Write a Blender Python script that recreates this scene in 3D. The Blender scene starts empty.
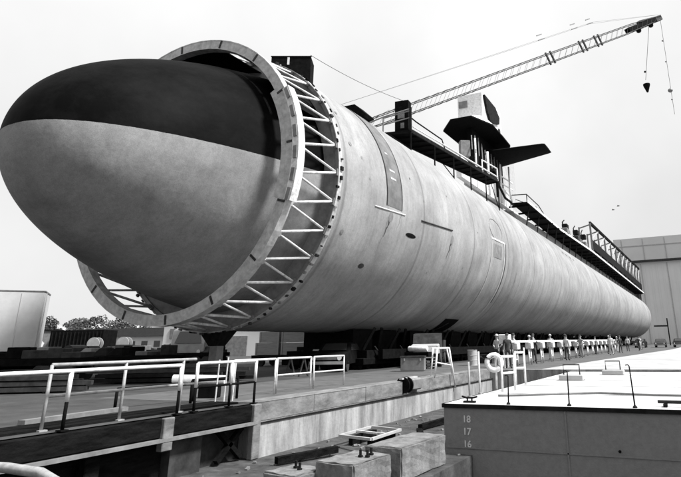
import bpy, bmesh, math, random
from mathutils import Vector, Matrix
R=math.radians; PI=math.pi
random.seed(7)
S=bpy.context.scene
COL=S.collection
V=Vector

# ------------------------------------------------------------------ materials
def mat(name,base=.5,rough=.7,metal=0,var=.12,scale=3.0,bump=.1,bscale=None,stain=0,stain_scale=.6,stain_col=.08,spec=.4,stretch=(1,1,1)):
    m=bpy.data.materials.new(name); m.use_nodes=True
    n=m.node_tree.nodes; l=m.node_tree.links; b=n['Principled BSDF']
    tc=n.new('ShaderNodeTexCoord'); mp=n.new('ShaderNodeMapping'); mp.inputs['Scale'].default_value=stretch
    l.new(tc.outputs['Object'],mp.inputs[0])
    nz=n.new('ShaderNodeTexNoise'); nz.inputs['Scale'].default_value=scale; nz.inputs['Detail'].default_value=8; nz.inputs['Roughness'].default_value=.65
    l.new(mp.outputs[0],nz.inputs[0])
    cr=n.new('ShaderNodeValToRGB'); e=cr.color_ramp.elements
    lo=max(0.0,base*(1-var*2.2)); hi=min(1,base*(1+var*1.6))
    e[0].position=.28; e[0].color=(lo,lo,lo,1); e[1].position=.72; e[1].color=(hi,hi,hi,1)
    l.new(nz.outputs[0],cr.inputs[0]); out=cr.outputs[0]
    if stain:
        n2=n.new('ShaderNodeTexNoise'); n2.inputs['Scale'].default_value=stain_scale; n2.inputs['Detail'].default_value=10; n2.inputs['Roughness'].default_value=.72
        l.new(mp.outputs[0],n2.inputs[0])
        c2=n.new('ShaderNodeValToRGB'); c2.color_ramp.elements[0].position=.5; c2.color_ramp.elements[1].position=.68
        c2.color_ramp.elements[1].color=(stain,stain,stain,1); c2.color_ramp.elements[0].color=(0,0,0,1)
        l.new(n2.outputs[0],c2.inputs[0])
        mx=n.new('ShaderNodeMixRGB'); l.new(c2.outputs[0],mx.inputs[0]); l.new(out,mx.inputs[1]); mx.inputs[2].default_value=(stain_col,)*3+(1,)
        out=mx.outputs[0]
    l.new(out,b.inputs['Base Color'])
    b.inputs['Roughness'].default_value=rough; b.inputs['Metallic'].default_value=metal
    b.inputs['Specular IOR Level'].default_value=spec
    if bump:
        bp=n.new('ShaderNodeBump'); bp.inputs['Strength'].default_value=bump; bp.inputs['Distance'].default_value=.02
        n3=n.new('ShaderNodeTexNoise'); n3.inputs['Scale'].default_value=bscale or scale*5; n3.inputs['Detail'].default_value=6
        l.new(tc.outputs['Object'],n3.inputs[0]); l.new(n3.outputs[0],bp.inputs['Height']); l.new(bp.outputs[0],b.inputs['Normal'])
    return m

M={}
M['trailer']=mat('trailer panels',.5,.6,var=.05,stain=.3,stain_scale=1,stain_col=.5)
M['white']=mat('white paint',.72,.55,var=.1,scale=7,stain=.6,stain_scale=5,stain_col=.28)
M['white_worn']=mat('worn white paint',.62,.6,var=.15,scale=6,stain=.6,stain_scale=4,stain_col=.12)
M['silver']=mat('galvanised tube',.3,.5,var=.15,scale=8,stain=.3,stain_scale=5)
M['black']=mat('black paint',.006,.85,var=.3,scale=4,spec=.04)
M['dark']=mat('dark steel',.013,.75,var=.35,scale=3,stain=.3,stain_scale=2,stain_col=.02,spec=.05)
M['darkgrey']=mat('dark grey paint',.04,.6,var=.3,scale=3,stain=.4,stain_scale=2,stain_col=.02,spec=.12)
M['grey']=mat('grey paint',.17,.6,var=.2,scale=2.5,stain=.4,stain_scale=1.5,stain_col=.1)
M['lightgrey']=mat('light grey paint',.36,.6,var=.12,scale=2.5,stain=.3,stain_scale=1.2,stain_col=.25)
M['ringpaint']=mat('ring primer paint',.42,.6,var=.18,scale=3.5,stain=.45,stain_scale=2.2,stain_col=.14)
M['rubber']=mat('tyre rubber',.03,.8,var=.3)
M['glass']=mat('dark window glass',.03,.12,var=.1,bump=0,spec=.6)
M['lamp']=mat('headlight glass',.8,.2,var=.05,bump=0)
M['concrete']=mat('quay concrete',.16,.9,var=.3,scale=1.8,bump=.5,bscale=12,stain=.75,stain_scale=1.1,stain_col=.1,stretch=(1,.8,2.2))
M['concrete2']=mat('streaked wall concrete',.27,.9,var=.28,scale=1.5,bump=.5,bscale=10,stain=.8,stain_scale=1.3,stain_col=.12,stretch=(2,1.6,.35))
M['block']=mat('rough block concrete',.15,.92,var=.28,scale=2.4,bump=.7,bscale=14,stain=.75,stain_scale=1.7,stain_col=.1,stretch=(1.4,1.4,.7))
M['pitfloor']=mat('pit floor silt',.05,.95,var=.4,scale=2.2,bump=.9,bscale=8,stain=.95,stain_scale=1.0,stain_col=.03)
M['timber']=mat('tarred timber',.007,.85,var=.4,scale=4,bump=.6,bscale=20,stain=.3,stain_scale=1.5,stain_col=.022,stretch=(3,.5,3),spec=.03)
M['yard']=mat('yard asphalt',.036,.95,var=.25,scale=1.3,bump=.4,bscale=9,stain=.6,stain_scale=.22,stain_col=.06)
M['strip']=mat('quayside concrete',.082,.95,var=.2,scale=1.6,bump=.4,bscale=9,stain=.7,stain_scale=.4,stain_col=.04)
M['apron']=mat('pale apron concrete',.34,.95,var=.12,scale=.8,bump=.3,bscale=9,stain=.5,stain_scale=.15,stain_col=.2)
M['pontooncoat']=mat('pontoon side paint',.15,.6,var=.07,scale=9,bump=.25,bscale=30,stain=.3,stain_scale=1.4,stain_col=.1)
M['pontoondeck']=mat('pontoon deck paint',.46,.85,var=.09,scale=1.1,bump=.3,stain=.6,stain_scale=.5,stain_col=.27)
M['building']=mat('pale cladding',.55,.8,var=.04,scale=.08,bump=0,stain=.2,stain_scale=.06,stain_col=.45)
M['building2']=mat('pale wall render',.5,.8,var=.08,scale=.3,bump=0,stain=.3,stain_scale=.4,stain_col=.45)
M['mark']=mat('worn marking paint',.5,.8,var=.1,scale=10,stain=.9,stain_scale=16,stain_col=.2)
M['band']=mat('grey primer band',.12,.7,var=.22,scale=1.5,stain=.5,stain_scale=1.1,stain_col=.2)
M['bark']=mat('bark',.09,.9)
M['leaf']=mat('foliage',.05,.8,var=.4,scale=.5,bump=0)
M['leafpale']=mat('pale foliage',.1,.8,var=.3,scale=.3,bump=0)
M['hill']=mat('hill grass',.34,.95,var=.15,scale=.02,bump=0,stain=.5,stain_scale=.02,stain_col=.2)
M['water']=mat('harbour water',.03,.12,var=.2,scale=.8,bump=.4,bscale=2)
M['skin']=mat('skin',.3,.6,var=.05,bump=0)
M['cloth_w']=mat('white cloth',.5,.85,var=.06,scale=12)
M['cloth_g']=mat('grey cloth',.22,.85,var=.1,scale=12)
M['cloth_d']=mat('dark cloth',.04,.9,var=.2,scale=12)
M['hair']=mat('dark hair',.03,.8)
M['crate']=mat('crate boards',.34,.8,var=.15,scale=4,stretch=(.6,.6,6),stain=.35,stain_scale=2,stain_col=.15)

# hull material: UV u = metres along, v = metres around
def hull_mat(name,base,dome=False):
    m=bpy.data.materials.new(name); m.use_nodes=True
    n=m.node_tree.nodes; l=m.node_tree.links; b=n['Principled BSDF']
    uv=n.new('ShaderNodeUVMap'); tc=n.new('ShaderNodeTexCoord')
    def noise(scale,vec,detail=8,st=None,rough=.6):
        if st:
            mp=n.new('ShaderNodeMapping'); mp.inputs['Scale'].default_value=st; l.new(vec,mp.inputs[0]); vec=mp.outputs[0]
        q=n.new('ShaderNodeTexNoise'); q.inputs['Scale'].default_value=scale; q.inputs['Detail'].default_value=detail; q.inputs['Roughness'].default_value=rough
        l.new(vec,q.inputs[0]); return q.outputs[0]
    def ramp(v,a,c,ca,cc):
        r=n.new('ShaderNodeValToRGB'); e=r.color_ramp.elements; e[0].position=a; e[1].position=c
        e[0].color=(ca,)*3+(1,); e[1].color=(cc,)*3+(1,); l.new(v,r.inputs[0]); return r.outputs[0]
    def mul(a,c,f=1):
        x=n.new('ShaderNodeMixRGB'); x.blend_type='MULTIPLY'; x.inputs[0].default_value=f; l.new(a,x.inputs[1]); l.new(c,x.inputs[2]); return x.outputs[0]
    u=uv.outputs[0]
    c=ramp(noise(.45,(u if not dome else tc.outputs['Object']),8),.3,.7,base*.8,base*1.12)
    c=mul(c,ramp(noise(1.0,u,10,(1.1,.16,1),.72) if not dome else noise(.55,tc.outputs['Object'],10,(.5,1.6,1.1),.72),.36,.6,.68,1.0),.6)          # run-off streaks round the girth
    c=mul(c,ramp(noise(1.0,u,10,(2.6,.7,1),.75) if not dome else noise(1.5,tc.outputs['Object'],10,(.6,1.8,1.3),.75),.38,.52,.8,1.0),.6)
    c=mul(c,ramp(noise(.16,u if not dome else tc.outputs['Object'],6),.38,.62,.72,1.0),.8)
    c=mul(c,ramp(noise(7,tc.outputs['Object'],6),.3,.6,.84,1.0),.8)
    c=mul(c,ramp(noise(38,tc.outputs['Object'],4,None,.8),.34,.6,.62,1.0),.8)
    if not dome:
        sx=n.new('ShaderNodeSeparateXYZ'); l.new(u,sx.inputs[0])
        wob=n.new('ShaderNodeMath'); wob.operation='MULTIPLY_ADD'; l.new(noise(.3,u,2),wob.inputs[0]); wob.inputs[1].default_value=.12; l.new(sx.outputs[0],wob.inputs[2])
        for per,w,d in ((8.3,.018,.68),(2.77,.012,.88)):
            d1=n.new('ShaderNodeMath'); d1.operation='DIVIDE'; l.new(wob.outputs[0],d1.inputs[0]); d1.inputs[1].default_value=per
            f1=n.new('ShaderNodeMath'); f1.operation='FRACT'; l.new(d1.outputs[0],f1.inputs[0])
            s1=n.new('ShaderNodeMath'); s1.operation='SUBTRACT'; l.new(f1.outputs[0],s1.inputs[0]); s1.inputs[1].default_value=.5
            a1=n.new('ShaderNodeMath'); a1.operation='ABSOLUTE'; l.new(s1.outputs[0],a1.inputs[0])
            c=mul(c,ramp(a1.outputs[0],w*.4,w,d,1.0),.9)
    if dome:                                                              # paint line at the level of the axis
        gz=n.new('ShaderNodeSeparateXYZ'); l.new(tc.outputs['Object'],gz.inputs[0])
        w=n.new('ShaderNodeMath'); w.operation='MULTIPLY_ADD'; l.new(noise(6,tc.outputs['Object'],3),w.inputs[0]); w.inputs[1].default_value=.03; l.new(gz.outputs[2],w.inputs[2])
        t=ramp(w.outputs[0],.495,.505,0,1)
        sc=n.new('ShaderNodeMath'); sc.operation='GREATER_THAN'; l.new(w.outputs[0],sc.inputs[0]); sc.inputs[1].default_value=DOME_LINE+.015
        mx=n.new('ShaderNodeMixRGB'); l.new(sc.outputs[0],mx.inputs[0]); l.new(c,mx.inputs[1])
        blk=ramp(noise(.6,tc.outputs['Object'],9,(1,.6,1),.7),.4,.85,.0015,.011); l.new(blk,mx.inputs[2]); c=mx.outputs[0]
    l.new(c,b.inputs['Base Color']); b.inputs['Roughness'].default_value=.68; b.inputs['Specular IOR Level'].default_value=.04 if dome else .15
    bp=n.new('ShaderNodeBump'); bp.inputs['Strength'].default_value=.6; bp.inputs['Distance'].default_value=.05
    l.new(noise(.8,tc.outputs['Object'],6),bp.inputs['Height']); l.new(bp.outputs[0],b.inputs['Normal'])
    return m

# ------------------------------------------------------------------ mesh builder
class MB:
    def __init__(s): s.v=[]; s.f=[]; s.uv=None; s.smooth=False
    def add(s,vs,fs):
        o=len(s.v); s.v+= [tuple(p) for p in vs]; s.f+=[tuple(i+o for i in f) for f in fs]; return s
    def box(s,c,d,rz=0,rot=None):
        x,y,z=d[0]/2,d[1]/2,d[2]/2
        m=rot or Matrix.Rotation(rz,3,'Z')
        vs=[V(c)+m@V((a*x,b*y,e*z)) for a in(-1,1) for b in(-1,1) for e in(-1,1)]
        return s.add(vs,[(0,1,3,2),(4,6,7,5),(0,4,5,1),(2,3,7,6),(0,2,6,4),(1,5,7,3)])
    def bar(s,a,b,w,h=None):           # rectangular bar a->b
        a=V(a);b=V(b);d=(b-a); L=d.length; d.normalize(); h=h or w
        up=V((0,0,1)) if abs(d.z)<.95 else V((0,1,0))
        x=d.cross(up).normalized(); y=x.cross(d)
        vs=[p+x*(i*w/2)+y*(j*h/2) for p in(a,b) for i,j in((-1,-1),(1,-1),(1,1),(-1,1))]
        return s.add(vs,[(3,2,1,0),(4,5,6,7),(0,1,5,4),(1,2,6,5),(2,3,7,6),(3,0,4,7)])
    def tube(s,pts,r,n=8,r2=None,closed=False):
        pts=[V(p) for p in pts]; rings=[]
        for i,p in enumerate(pts):
            if closed: d=pts[(i+1)%len(pts)]-pts[i-1]
            else: d=pts[min(i+1,len(pts)-1)]-pts[max(i-1,0)]
            d.normalize(); up=V((0,0,1)) if abs(d.z)<.9 else V((1,0,0))
            x=d.cross(up).normalized(); y=x.cross(d)
            k=i/(max(1,len(pts)-1)); rr=r+((r2 if r2 is not None else r)-r)*k
            rings.append([p+x*math.cos(2*PI*j/n)*rr+y*math.sin(2*PI*j/n)*rr for j in range(n)])
        vs=[q for g in rings for q in g]; fs=[]
        m=len(pts)
        for i in range(m if closed else m-1):
            a=i*n;b=((i+1)%m)*n
            for j in range(n): fs.append((a+j,a+(j+1)%n,b+(j+1)%n,b+j))
        if not closed: fs+=[tuple(range(n-1,-1,-1)),tuple(range((m-1)*n,m*n))]
        return s.add(vs,fs)
    def lathe(s,prof,n=24,c=(0,0,0),axis='z'):
        vs=[];fs=[];c=V(c)
        for r,h in prof:
            for j in range(n):
                a=2*PI*j/n; p=(r*math.cos(a),r*math.sin(a),h)
                if axis=='x': p=(p[2],p[0],p[1])
                if axis=='y': p=(p[1],p[2],p[0])
                vs.append(c+V(p))
        for i in range(len(prof)-1):
            for j in range(n): fs.append((i*n+j,i*n+(j+1)%n,(i+1)*n+(j+1)%n,(i+1)*n+j))
        if prof[0][0]>1e-4: fs.append(tuple(range(n-1,-1,-1)))
        if prof[-1][0]>1e-4: fs.append(tuple(range((len(prof)-1)*n,len(prof)*n)))
        return s.add(vs,fs)
    def prism(s,poly,z0,z1,top=None):
        n=len(poly); top=top or poly
        vs=[(x,y,z0) for x,y in poly]+[(x,y,z1) for x,y in top]
        return s.add(vs,[tuple(range(n-1,-1,-1)),tuple(range(n,2*n))]+[(i,(i+1)%n,n+(i+1)%n,n+i) for i in range(n)])
    def extr(s,poly,axis,a,b):         # poly in the other two axes
        n=len(poly)
        def mk(p,t):
            if axis=='x': return (t,p[0],p[1])
            if axis=='y': return (p[0],t,p[1])
            return (p[0],p[1],t)
        vs=[mk(p,a) for p in poly]+[mk(p,b) for p in poly]
        return s.add(vs,[tuple(range(n-1,-1,-1)),tuple(range(n,2*n))]+[(i,(i+1)%n,n+(i+1)%n,n+i) for i in range(n)])
    def build(s,name,material,parent=None,origin=None,smooth=False,bevel=0):
        me=bpy.data.meshes.new(name)
        o0=V(origin) if origin is not None else V((0,0,0))
        me.from_pydata([tuple(V(p)-o0) for p in s.v],[],s.f)
        bm=bmesh.new(); bm.from_mesh(me); bmesh.ops.remove_doubles(bm,verts=bm.verts,dist=1e-6); bmesh.ops.recalc_face_normals(bm,faces=bm.faces)
        if bevel: bmesh.ops.bevel(bm,geom=bm.edges[:],offset=bevel,segments=1,affect='EDGES')
        bm.to_mesh(me); bm.free()
        for m in (material if isinstance(material,(list,tuple)) else [material]): me.materials.append(m if not isinstance(m,str) else M[m])
        if smooth:
            for p in me.polygons: p.use_smooth=True
            if smooth!=True: me.set_sharp_from_angle(angle=R(smooth))
        o=bpy.data.objects.new(name,me); COL.objects.link(o)
        if parent is not None:
            o.parent=parent
            if origin is None: pass
        else: o.location=o0
        return o

def tag(o,label=None,cat=None,group=None,kind=None):
    if label: o['label']=label
    if cat: o['category']=cat
    if group: o['group']=group
    if kind: o['kind']=kind
    return o
def thing(name,loc,label,cat,group=None,rz=0):
    o=bpy.data.objects.new(name,None); COL.objects.link(o); o.empty_display_size=.3
    o.location=loc; o.rotation_euler=(0,0,rz); return tag(o,label,cat,group)
def part(mb,name,m,parent,smooth=False,bevel=0):
    """mesh given in world metres under a thing placed without rotation"""
    r=parent
    off=V(r.location)
    while r.parent: r=r.parent; off+=V(r.location)
    return mb.build(name,m,parent,origin=off,smooth=smooth,bevel=bevel)
def lpart(mb,name,m,parent,smooth=False,bevel=0):
    """mesh given in the thing's own coordinates"""
    return mb.build(name,m,parent,origin=(0,0,0),smooth=smooth,bevel=bevel)
def copy_tree(o,parent=None):
    c=o.copy(); COL.objects.link(c)
    if parent: c.parent=parent
    for ch in list(o.children): copy_tree(ch,c)
    return c
def struct(mb,name,m): 
    o=mb.build(name,m); tag(o,kind='structure'); return o
ORD=['nearest','second','third','fourth','fifth','sixth','seventh','eighth','ninth','tenth','eleventh','twelfth','thirteenth','fourteenth','fifteenth','sixteenth','seventeenth','eighteenth','nineteenth','twentieth','twenty-first','twenty-second','twenty-third','twenty-fourth','twenty-fifth']

# ------------------------------------------------------------------ setting
AX,AZ,HR=-19.475,8.387,6.4        # hull axis x, z and radius
BOX0,BOX1=14.15,30.0
# yard sheet: west of the quay edge everywhere, and round the head of the basin
mb=MB(); 
big=3000
mb.add([(-big,-60,0),(-10,-60,0),(-10,30,0),(-10,30,0),(-big,big,0),(-10,big,0)],[(0,1,3,5,4)])
mb.add([(-10,30.2,0),(big,30.2,0),(big,big,0),(-10,big,0)],[(0,1,2,3)])
struct(mb,'yard_ground','yard')
mb=MB(); mb.add([(-7.4,30.22,.004),(40,30.22,.004),(40,200,.004),(-1.5,200,.004),(-3.6,90,.004),(-6.2,50,.004)],[(0,1,2,3,4,5)]); struct(mb,'yard_apron','apron')
mb=MB(); mb.add([(-15.5,12,.004),(-10.6,12,.004),(-10.6,30.2,.004),(-7.45,30.22,.004),(-6.25,50,.004),(-3.65,90,.004),(-2,200,.004),(-12,200,.004),(-15,60,.004)],[(0,1,2,3,4,5,6,7,8)]); struct(mb,'quay_pavement','strip')
mb=MB(); mb.add([(-12,-60,-1.2),(-5.25,-60,-1.2),(-5.25,30.2,-1.2),(-12,30.2,-1.2)],[(0,1,2,3)]); mb.add([(-10.9,-60,-1.25),(-10.9,-60,-.02),(-10.9,30,-.02),(-10.9,30,-1.25)],[(0,1,2,3)]); 
mb.add([(-5.25,-60,-1.2),(-5.25,-60,-5),(-5.25,30.2,-5),(-5.25,30.2,-1.2)],[(0,1,2,3)])
struct(mb,'basin_ledge','pitfloor')
mb=MB(); mb.add([(-5.2,-60,-3),(big,-60,-3),(big,30.2,-3),(-5.2,30.2,-3)],[(0,1,2,3)]); struct(mb,'basin_water','water')
# hill
mb=MB(); N=50; vs=[];fs=[]
for j in range(8):
    for i in range(N):
        ang=R(-100+95*i/(N-1)); rr=420+j*60
        h=[-2,7,15,22,27,30,31,30][j]*(.75+.25*math.sin(i*.55)+.18*math.sin(i*1.3+j))
        if ang>R(-35): h*=max(0,(R(-20)-ang)/R(15)) if ang<R(-20) else 0
        vs.append((rr*math.sin(ang),rr*math.cos(ang),h-.5))
for j in range(7):
    for i in range(N-1): fs.append((j*N+i,j*N+i+1,(j+1)*N+i+1,(j+1)*N+i))
mb.add(vs,fs); h=struct(mb,'hills','hill')
for p in h.data.polygons: p.use_smooth=True

# quay wall (thing): upper course, lower wall
q=thing('quay_wall',(-10,30,-1.2),'long streaked pale concrete quay wall with stepped upper course left of the dark ledge','wall')
mb=MB()
y=12.0
while y<30.1:
    y2=min(30.2,y+random.uniform(2.2,3.2)); dx=random.uniform(-.01,.01); mb.box((-10.3+dx,(y+y2)/2,-.2),(.6,y2-y-.015,.45)); y=y2
part(mb,'upper_course','concrete',q,bevel=.012)
mb=MB(); y=12.0
while y<30.1:
    y2=min(30.2,y+random.uniform(3.2,4.6)); mb.box((-10.2+random.uniform(-.01,.01),(y+y2)/2,-.84),(.6,y2-y-.012,.82)); y=y2
part(mb,'lower_wall','concrete2',q,bevel=.01)
mb=MB(); mb.box((-9.93,21,-.445),(.14,18.2,.03)); part(mb,'ledge_joint','dark',q)
mb=MB(); mb.box((-1,30.1,-1),(8.4,.25,1.98)); part(mb,'head_wall','concrete',q)
mb=MB(); mb.box((-7.6,30.1,-.6),(4.8,.25,1.18)); part(mb,'head_wall','concrete2',q)

# dark timber jetty face at left
j=thing('timber_jetty',(-10,11.9,-1.2),'dark tarred timber jetty edge with pale capping rail and braced opening, bottom left','jetty')
mb=MB(); mb.box((-10.05,4,-.2),(.3,15.9,.36)); part(mb,'fender_beam','timber',j,bevel=.02)
mb=MB(); mb.box((-10.02,4,-.42),(.42,15.9,.06)); part(mb,'ledge_strip','grey',j)
mb=MB(); mb.box((-10.55,3.2,-.84),(.5,14.0,.78)); part(mb,'lower_face','timber',j)
mb=MB(); mb.box((-10.22,10.05,-.84),(.3,.85,.76)); part(mb,'patch_panel','darkgrey',j)
for yy in (9.3,11.95): 
    mb=MB(); mb.box((-9.9,yy,-.6 if yy>11 else -.32),(.16,.26,1.18 if yy>11 else .6)); part(mb,'post','concrete',j,bevel=.015)
mb=MB(); mb.box((-10.5,11.3,-.84),(.3,1.3,.78)); part(mb,'recess_back','darkgrey',j)
for a,b in (((11.0,-.5),(11.75,-1.12)),((11.75,-.5),(11.0,-1.12))):
    mb=MB(); mb.bar((-10.12,a[0],a[1]),(-10.12,b[0],b[1]),.12,.1); part(mb,'brace','timber',j)
for yy in (4.6,6.4,7.9):
    mb=MB(); mb.box((-10.2,yy,-.83),(.3,.3,.72)); part(mb,'pile','timber',j,bevel=.02)

# jetty surface planks/kerb strip near edge (dark asphalt strip)
mb=MB(); 
for k in range(3): mb.box((-10.45-.3*k,4.2,.02),(.27,15.2,.04))
o=mb.build('edge_planking','timber'); tag(o,'worn dark planks laid along the jetty edge under the railings','planking')

# bent pale pipe in the bottom left corner
mb=MB(); mb.tube([(-12.2,5.3,-.05),(-10.6,5.9,-.33),(-9.6,6.1,-.34),(-8.8,6.1,-.36),(-8.2,5.95,-.42),(-7.7,5.7,-.52),(-7.3,5.3,-.7),(-7.1,4.8,-1.2)],.07,10)
o=mb.build('bent_pipe','silver',smooth=True); tag(o,'bent pale pipe curving over the dark jetty edge, bottom left corner','pipe')

# concrete blocks in the pit
def block(cx,cy,w,d,ztop,rz,label,bolts,m='block'):
    t=thing('concrete_block',(cx,cy,-1.2),label,'concrete block','concrete blocks on the basin ledge',rz)
    bm=bmesh.new(); bmesh.ops.create_cube(bm,size=1); bmesh.ops.scale(bm,vec=(w,d,ztop+1.2),verts=bm.verts); bmesh.ops.translate(bm,vec=(0,0,(ztop+1.2)/2),verts=bm.verts)
    bmesh.ops.subdivide_edges(bm,edges=bm.edges[:],cuts=5,use_grid_fill=True)
    bmesh.ops.bevel(bm,geom=[e for e in bm.edges if len(e.link_faces)==2 and e.calc_face_angle(0)>1],offset=.025,segments=2,affect='EDGES')
    for v in bm.verts: v.co+=V((random.uniform(-1,1),random.uniform(-1,1),random.uniform(-1,1)))*.009
    me=bpy.data.meshes.new('body'); bm.to_mesh(me); bm.free(); me.materials.append(M[m]); b=bpy.data.objects.new('body',me); COL.objects.link(b); b.parent=t
    for bx,by in bolts:
        mb=MB(); mb.lathe([(.0,0),(.045,0),(.045,.03),(.025,.03),(.025,.12),(0,.12)],8,(bx,by,ztop+1.2)); lpart(mb,'anchor_bolt','dark',t)
    return t
block(-5.98,10.0,.85,1.15,-.62,R(-6),'pale concrete block with anchor bolts on top, bottom centre',[(.1,.05),(.22,.1),(.16,.3)])
block(-5.9,12.0,.85,1.9,-.6,R(-4),'darker stained concrete block behind the bolted one, beside the pontoon',[])
block(-6.85,9.45,.8,.8,-.78,R(-10),'low broken concrete block left of the bolted one, at the bottom edge',[(-.1,.1),(.1,.0)])
# steel frame lying
t=thing('steel_gate',(-8.3,14.6,-.93),'pale rectangular steel frame lying flat in front of the quay wall','frame')
P=[(-8.95,14.2,-.95),(-7.6,13.5,-.88),(-7.72,15.3,-.9),(-8.9,15.8,-.93)]
for a,b in ((0,1),(1,2),(2,3),(3,0)):
    mb=MB(); mb.bar(P[a],P[b],.07,.06); part(mb,'side_bar','lightgrey',t)
mb=MB(); mb.bar((V(P[0])+V(P[3]))/2,(V(P[1])+V(P[2]))/2,.06,.05); part(mb,'cross_bar','white_worn',t)
for c_ in ((-8.7,15,-1.08),(-7.8,14.4,-1.06)): mb=MB(); mb.box(c_,(.12,1.3,.22)); part(mb,'bearer','timber',t)
rnd=random.Random(3)
mb=MB()
for k in range(260):
    x=rnd.uniform(-9.6,-5.4); yy=rnd.uniform(9,29); s=rnd.uniform(.012,.055)
    if -6.6<x and yy<13.4: continue
    mb.box((x,yy,-1.19+s*.2),(s*2*rnd.uniform(.5,1.5),s*2,s),rot=Matrix.Rotation(rnd.uniform(0,3),3,'Z')@Matrix.Rotation(rnd.uniform(-.6,.6),3,'X'))
o=mb.build('rubble','block'); tag(o,kind='stuff'); o['label']='loose rubble scattered over the basin ledge'; o['category']='rubble'
for k,(x,yy,L,rz,lab) in enumerate([(-8.6,12.3,1.6,.4,'squared dark timber lying on the ledge near the bottom centre'),(-8.0,18.5,2.2,.1,'dark timber baulk lying on the ledge past the flat frame'),(-7.6,21.5,1.8,.25,'short timber baulk deep in the gap beside the pontoon'),(-7.4,15.9,1.2,-.5,'stubby timber baulk leaning out near the steel frame')]):
    mb=MB(); mb.bar((x-math.sin(rz)*L/2,yy-math.cos(rz)*L/2,-1.1),(x+math.sin(rz)*L/2,yy+math.cos(rz)*L/2,-1.06),.16,.14); o=mb.build('timber_baulk','timber'); tag(o,lab,'timber','timber baulks on the ledge')

# winch on the upper course
t=thing('mooring_winch',(-9.95,20.6,0),'rusty mooring winch with dark round drum on the quay wall edge','winch')
mb=MB(); mb.lathe([(.0,0),(.28,0),(.28,.06),(.17,.08),(.17,.26),(.28,.28),(.28,.34),(0,.34)],20,(-10.0,20.0,-.12),axis='y'); part(mb,'drum','black',t,smooth=30)
mb=MB(); mb.box((-10.0,20.85,-.12),(.42,.75,.4)); part(mb,'housing','grey',t,bevel=.05)
mb=MB(); mb.box((-10.0,20.5,.11),(.12,1.3,.06)); part(mb,'top_bar','lightgrey',t)

# ------------------------------------------------------------------ pontoon at right
pt=thing('pontoon',(6,22,-3),'big grey steel pontoon with draft marks and bright white deck, lower right','pontoon')
X0,X1,ZT=-5.95,18.0,-.1
SK=.0
mb=MB(); mb.box(((X0+X1)/2,(BOX0+BOX1)/2,(ZT-.06-3.4)/2),(X1-X0,BOX1-BOX0,3.4+ZT-.06)); part(mb,'side_shell','pontooncoat',pt)
mb=MB(); mb.box(((X0+X1)/2,(BOX0+BOX1)/2,ZT-.03),(X1-X0+.03,BOX1-BOX0+.03,.055)); part(mb,'deck','pontoondeck',pt)
mb=MB(); mb.box(((X0+X1)/2,BOX0-.02,ZT-.045),(X1-X0+.06,.05,.09)); mb.box((X0-.02,(BOX0+BOX1)/2,ZT-.045),(.05,BOX1-BOX0+.06,.09)); part(mb,'gunwale_strip','dark',pt)
for k,(txt) in enumerate(('18','17','16')):
    c=bpy.data.curves.new('draft_mark','FONT'); c.body=txt; c.size=.21; c.extrude=.004; c.offset=.004
    to=bpy.data.objects.new('tmp',c); COL.objects.link(to); bpy.context.view_layer.update()
    me=bpy.data.meshes.new_from_object(to.evaluated_get(bpy.context.evaluated_depsgraph_get())); bpy.data.objects.remove(to)
    me.materials.clear(); me.materials.append(M['mark'])
    o=bpy.data.objects.new('draft_mark',me); COL.objects.link(o); o.parent=pt; o.rotation_euler=(PI/2,0,0)
    o.location=V((-5.47,BOX0-.006,-.5-.27*k))-V(pt.location)
for yy in (17.3,20.5,23.7,26.9): mb=MB(); mb.box((6.02,yy,ZT+.002),(23.9,.03,.012)); part(mb,'deck_seam','lightgrey',pt)
for xx in (-3.0,.2,3.4): mb=MB(); mb.box((xx,BOX0-.012,-1.8),(.035,.02,3.3)); part(mb,'plate_seam','pontooncoat',pt)
for zz in (-1.05,): mb=MB(); mb.box((6.0,BOX0-.012,zz),(23.8,.02,.03)); part(mb,'plate_seam','pontooncoat',pt)
mb=MB(); mb.lathe([(0,0),(.03,0),(.03,.02),(0,.02)],10,(-1.9,BOX0-.03,-.95),axis='y'); part(mb,'drain_hole','black',pt)
# deck stanchions (their own things)
for x,yy,h,lean,lab in ((-4.35,14.3,.62,.03,'leftmost thin stanchion standing on the front edge of the pontoon'),(-2.93,14.35,.72,.02,'middle thin stanchion on the pontoon edge with a hooked top'),(-1.5,14.3,.85,-.02,'tallest dark stanchion on the pontoon edge, nearest the right of the frame')):
    t=thing('stanchion',(x,yy,ZT),lab,'stanchion','stanchions on the pontoon edge')
    mb=MB(); mb.tube([(0,0,0),(lean,0,h)],.018,8,.014); lpart(mb,'post','dark',t,smooth=True)
    mb=MB(); mb.lathe([(.05,0),(.05,.02),(.025,.05),(0,.05)],10); lpart(mb,'socket','dark',t)
    mb=MB(); mb.tube([(lean,0,h),(lean-.03,0,h+.03),(lean-.08,0,h+.02)],.013,6); lpart(mb,'hook','dark',t)
t=thing('deck_pole',(-.3,14.7,ZT),'dark pole lying flat on the pontoon deck at the right edge','pole')
mb=MB(); mb.tube([(-.75,0,.1),(1.2,-.1,.1)],.035,8); lpart(mb,'pole','darkgrey',t,smooth=True)
for xx in (-.6,.9): 
    mb=MB(); mb.box((xx,0,.03),(.08,.3,.06)); lpart(mb,'chock','dark',t)
t=thing('cleat',(-5.4,14.5,ZT),'small dark mooring cleat on the near left corner of the pontoon','cleat')
mb=MB(); mb.box((0,0,.02),(.3,.12,.04)); lpart(mb,'base','dark',t)
mb=MB(); mb.tube([(-.2,0,.14),(-.08,0,.11),(.08,0,.11),(.2,0,.14)],.025,6); mb.tube([(-.06,0,.03),(-.06,0,.11)],.02,6); mb.tube([(.06,0,.03),(.06,0,.11)],.02,6); lpart(mb,'horns','dark',t)
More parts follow.
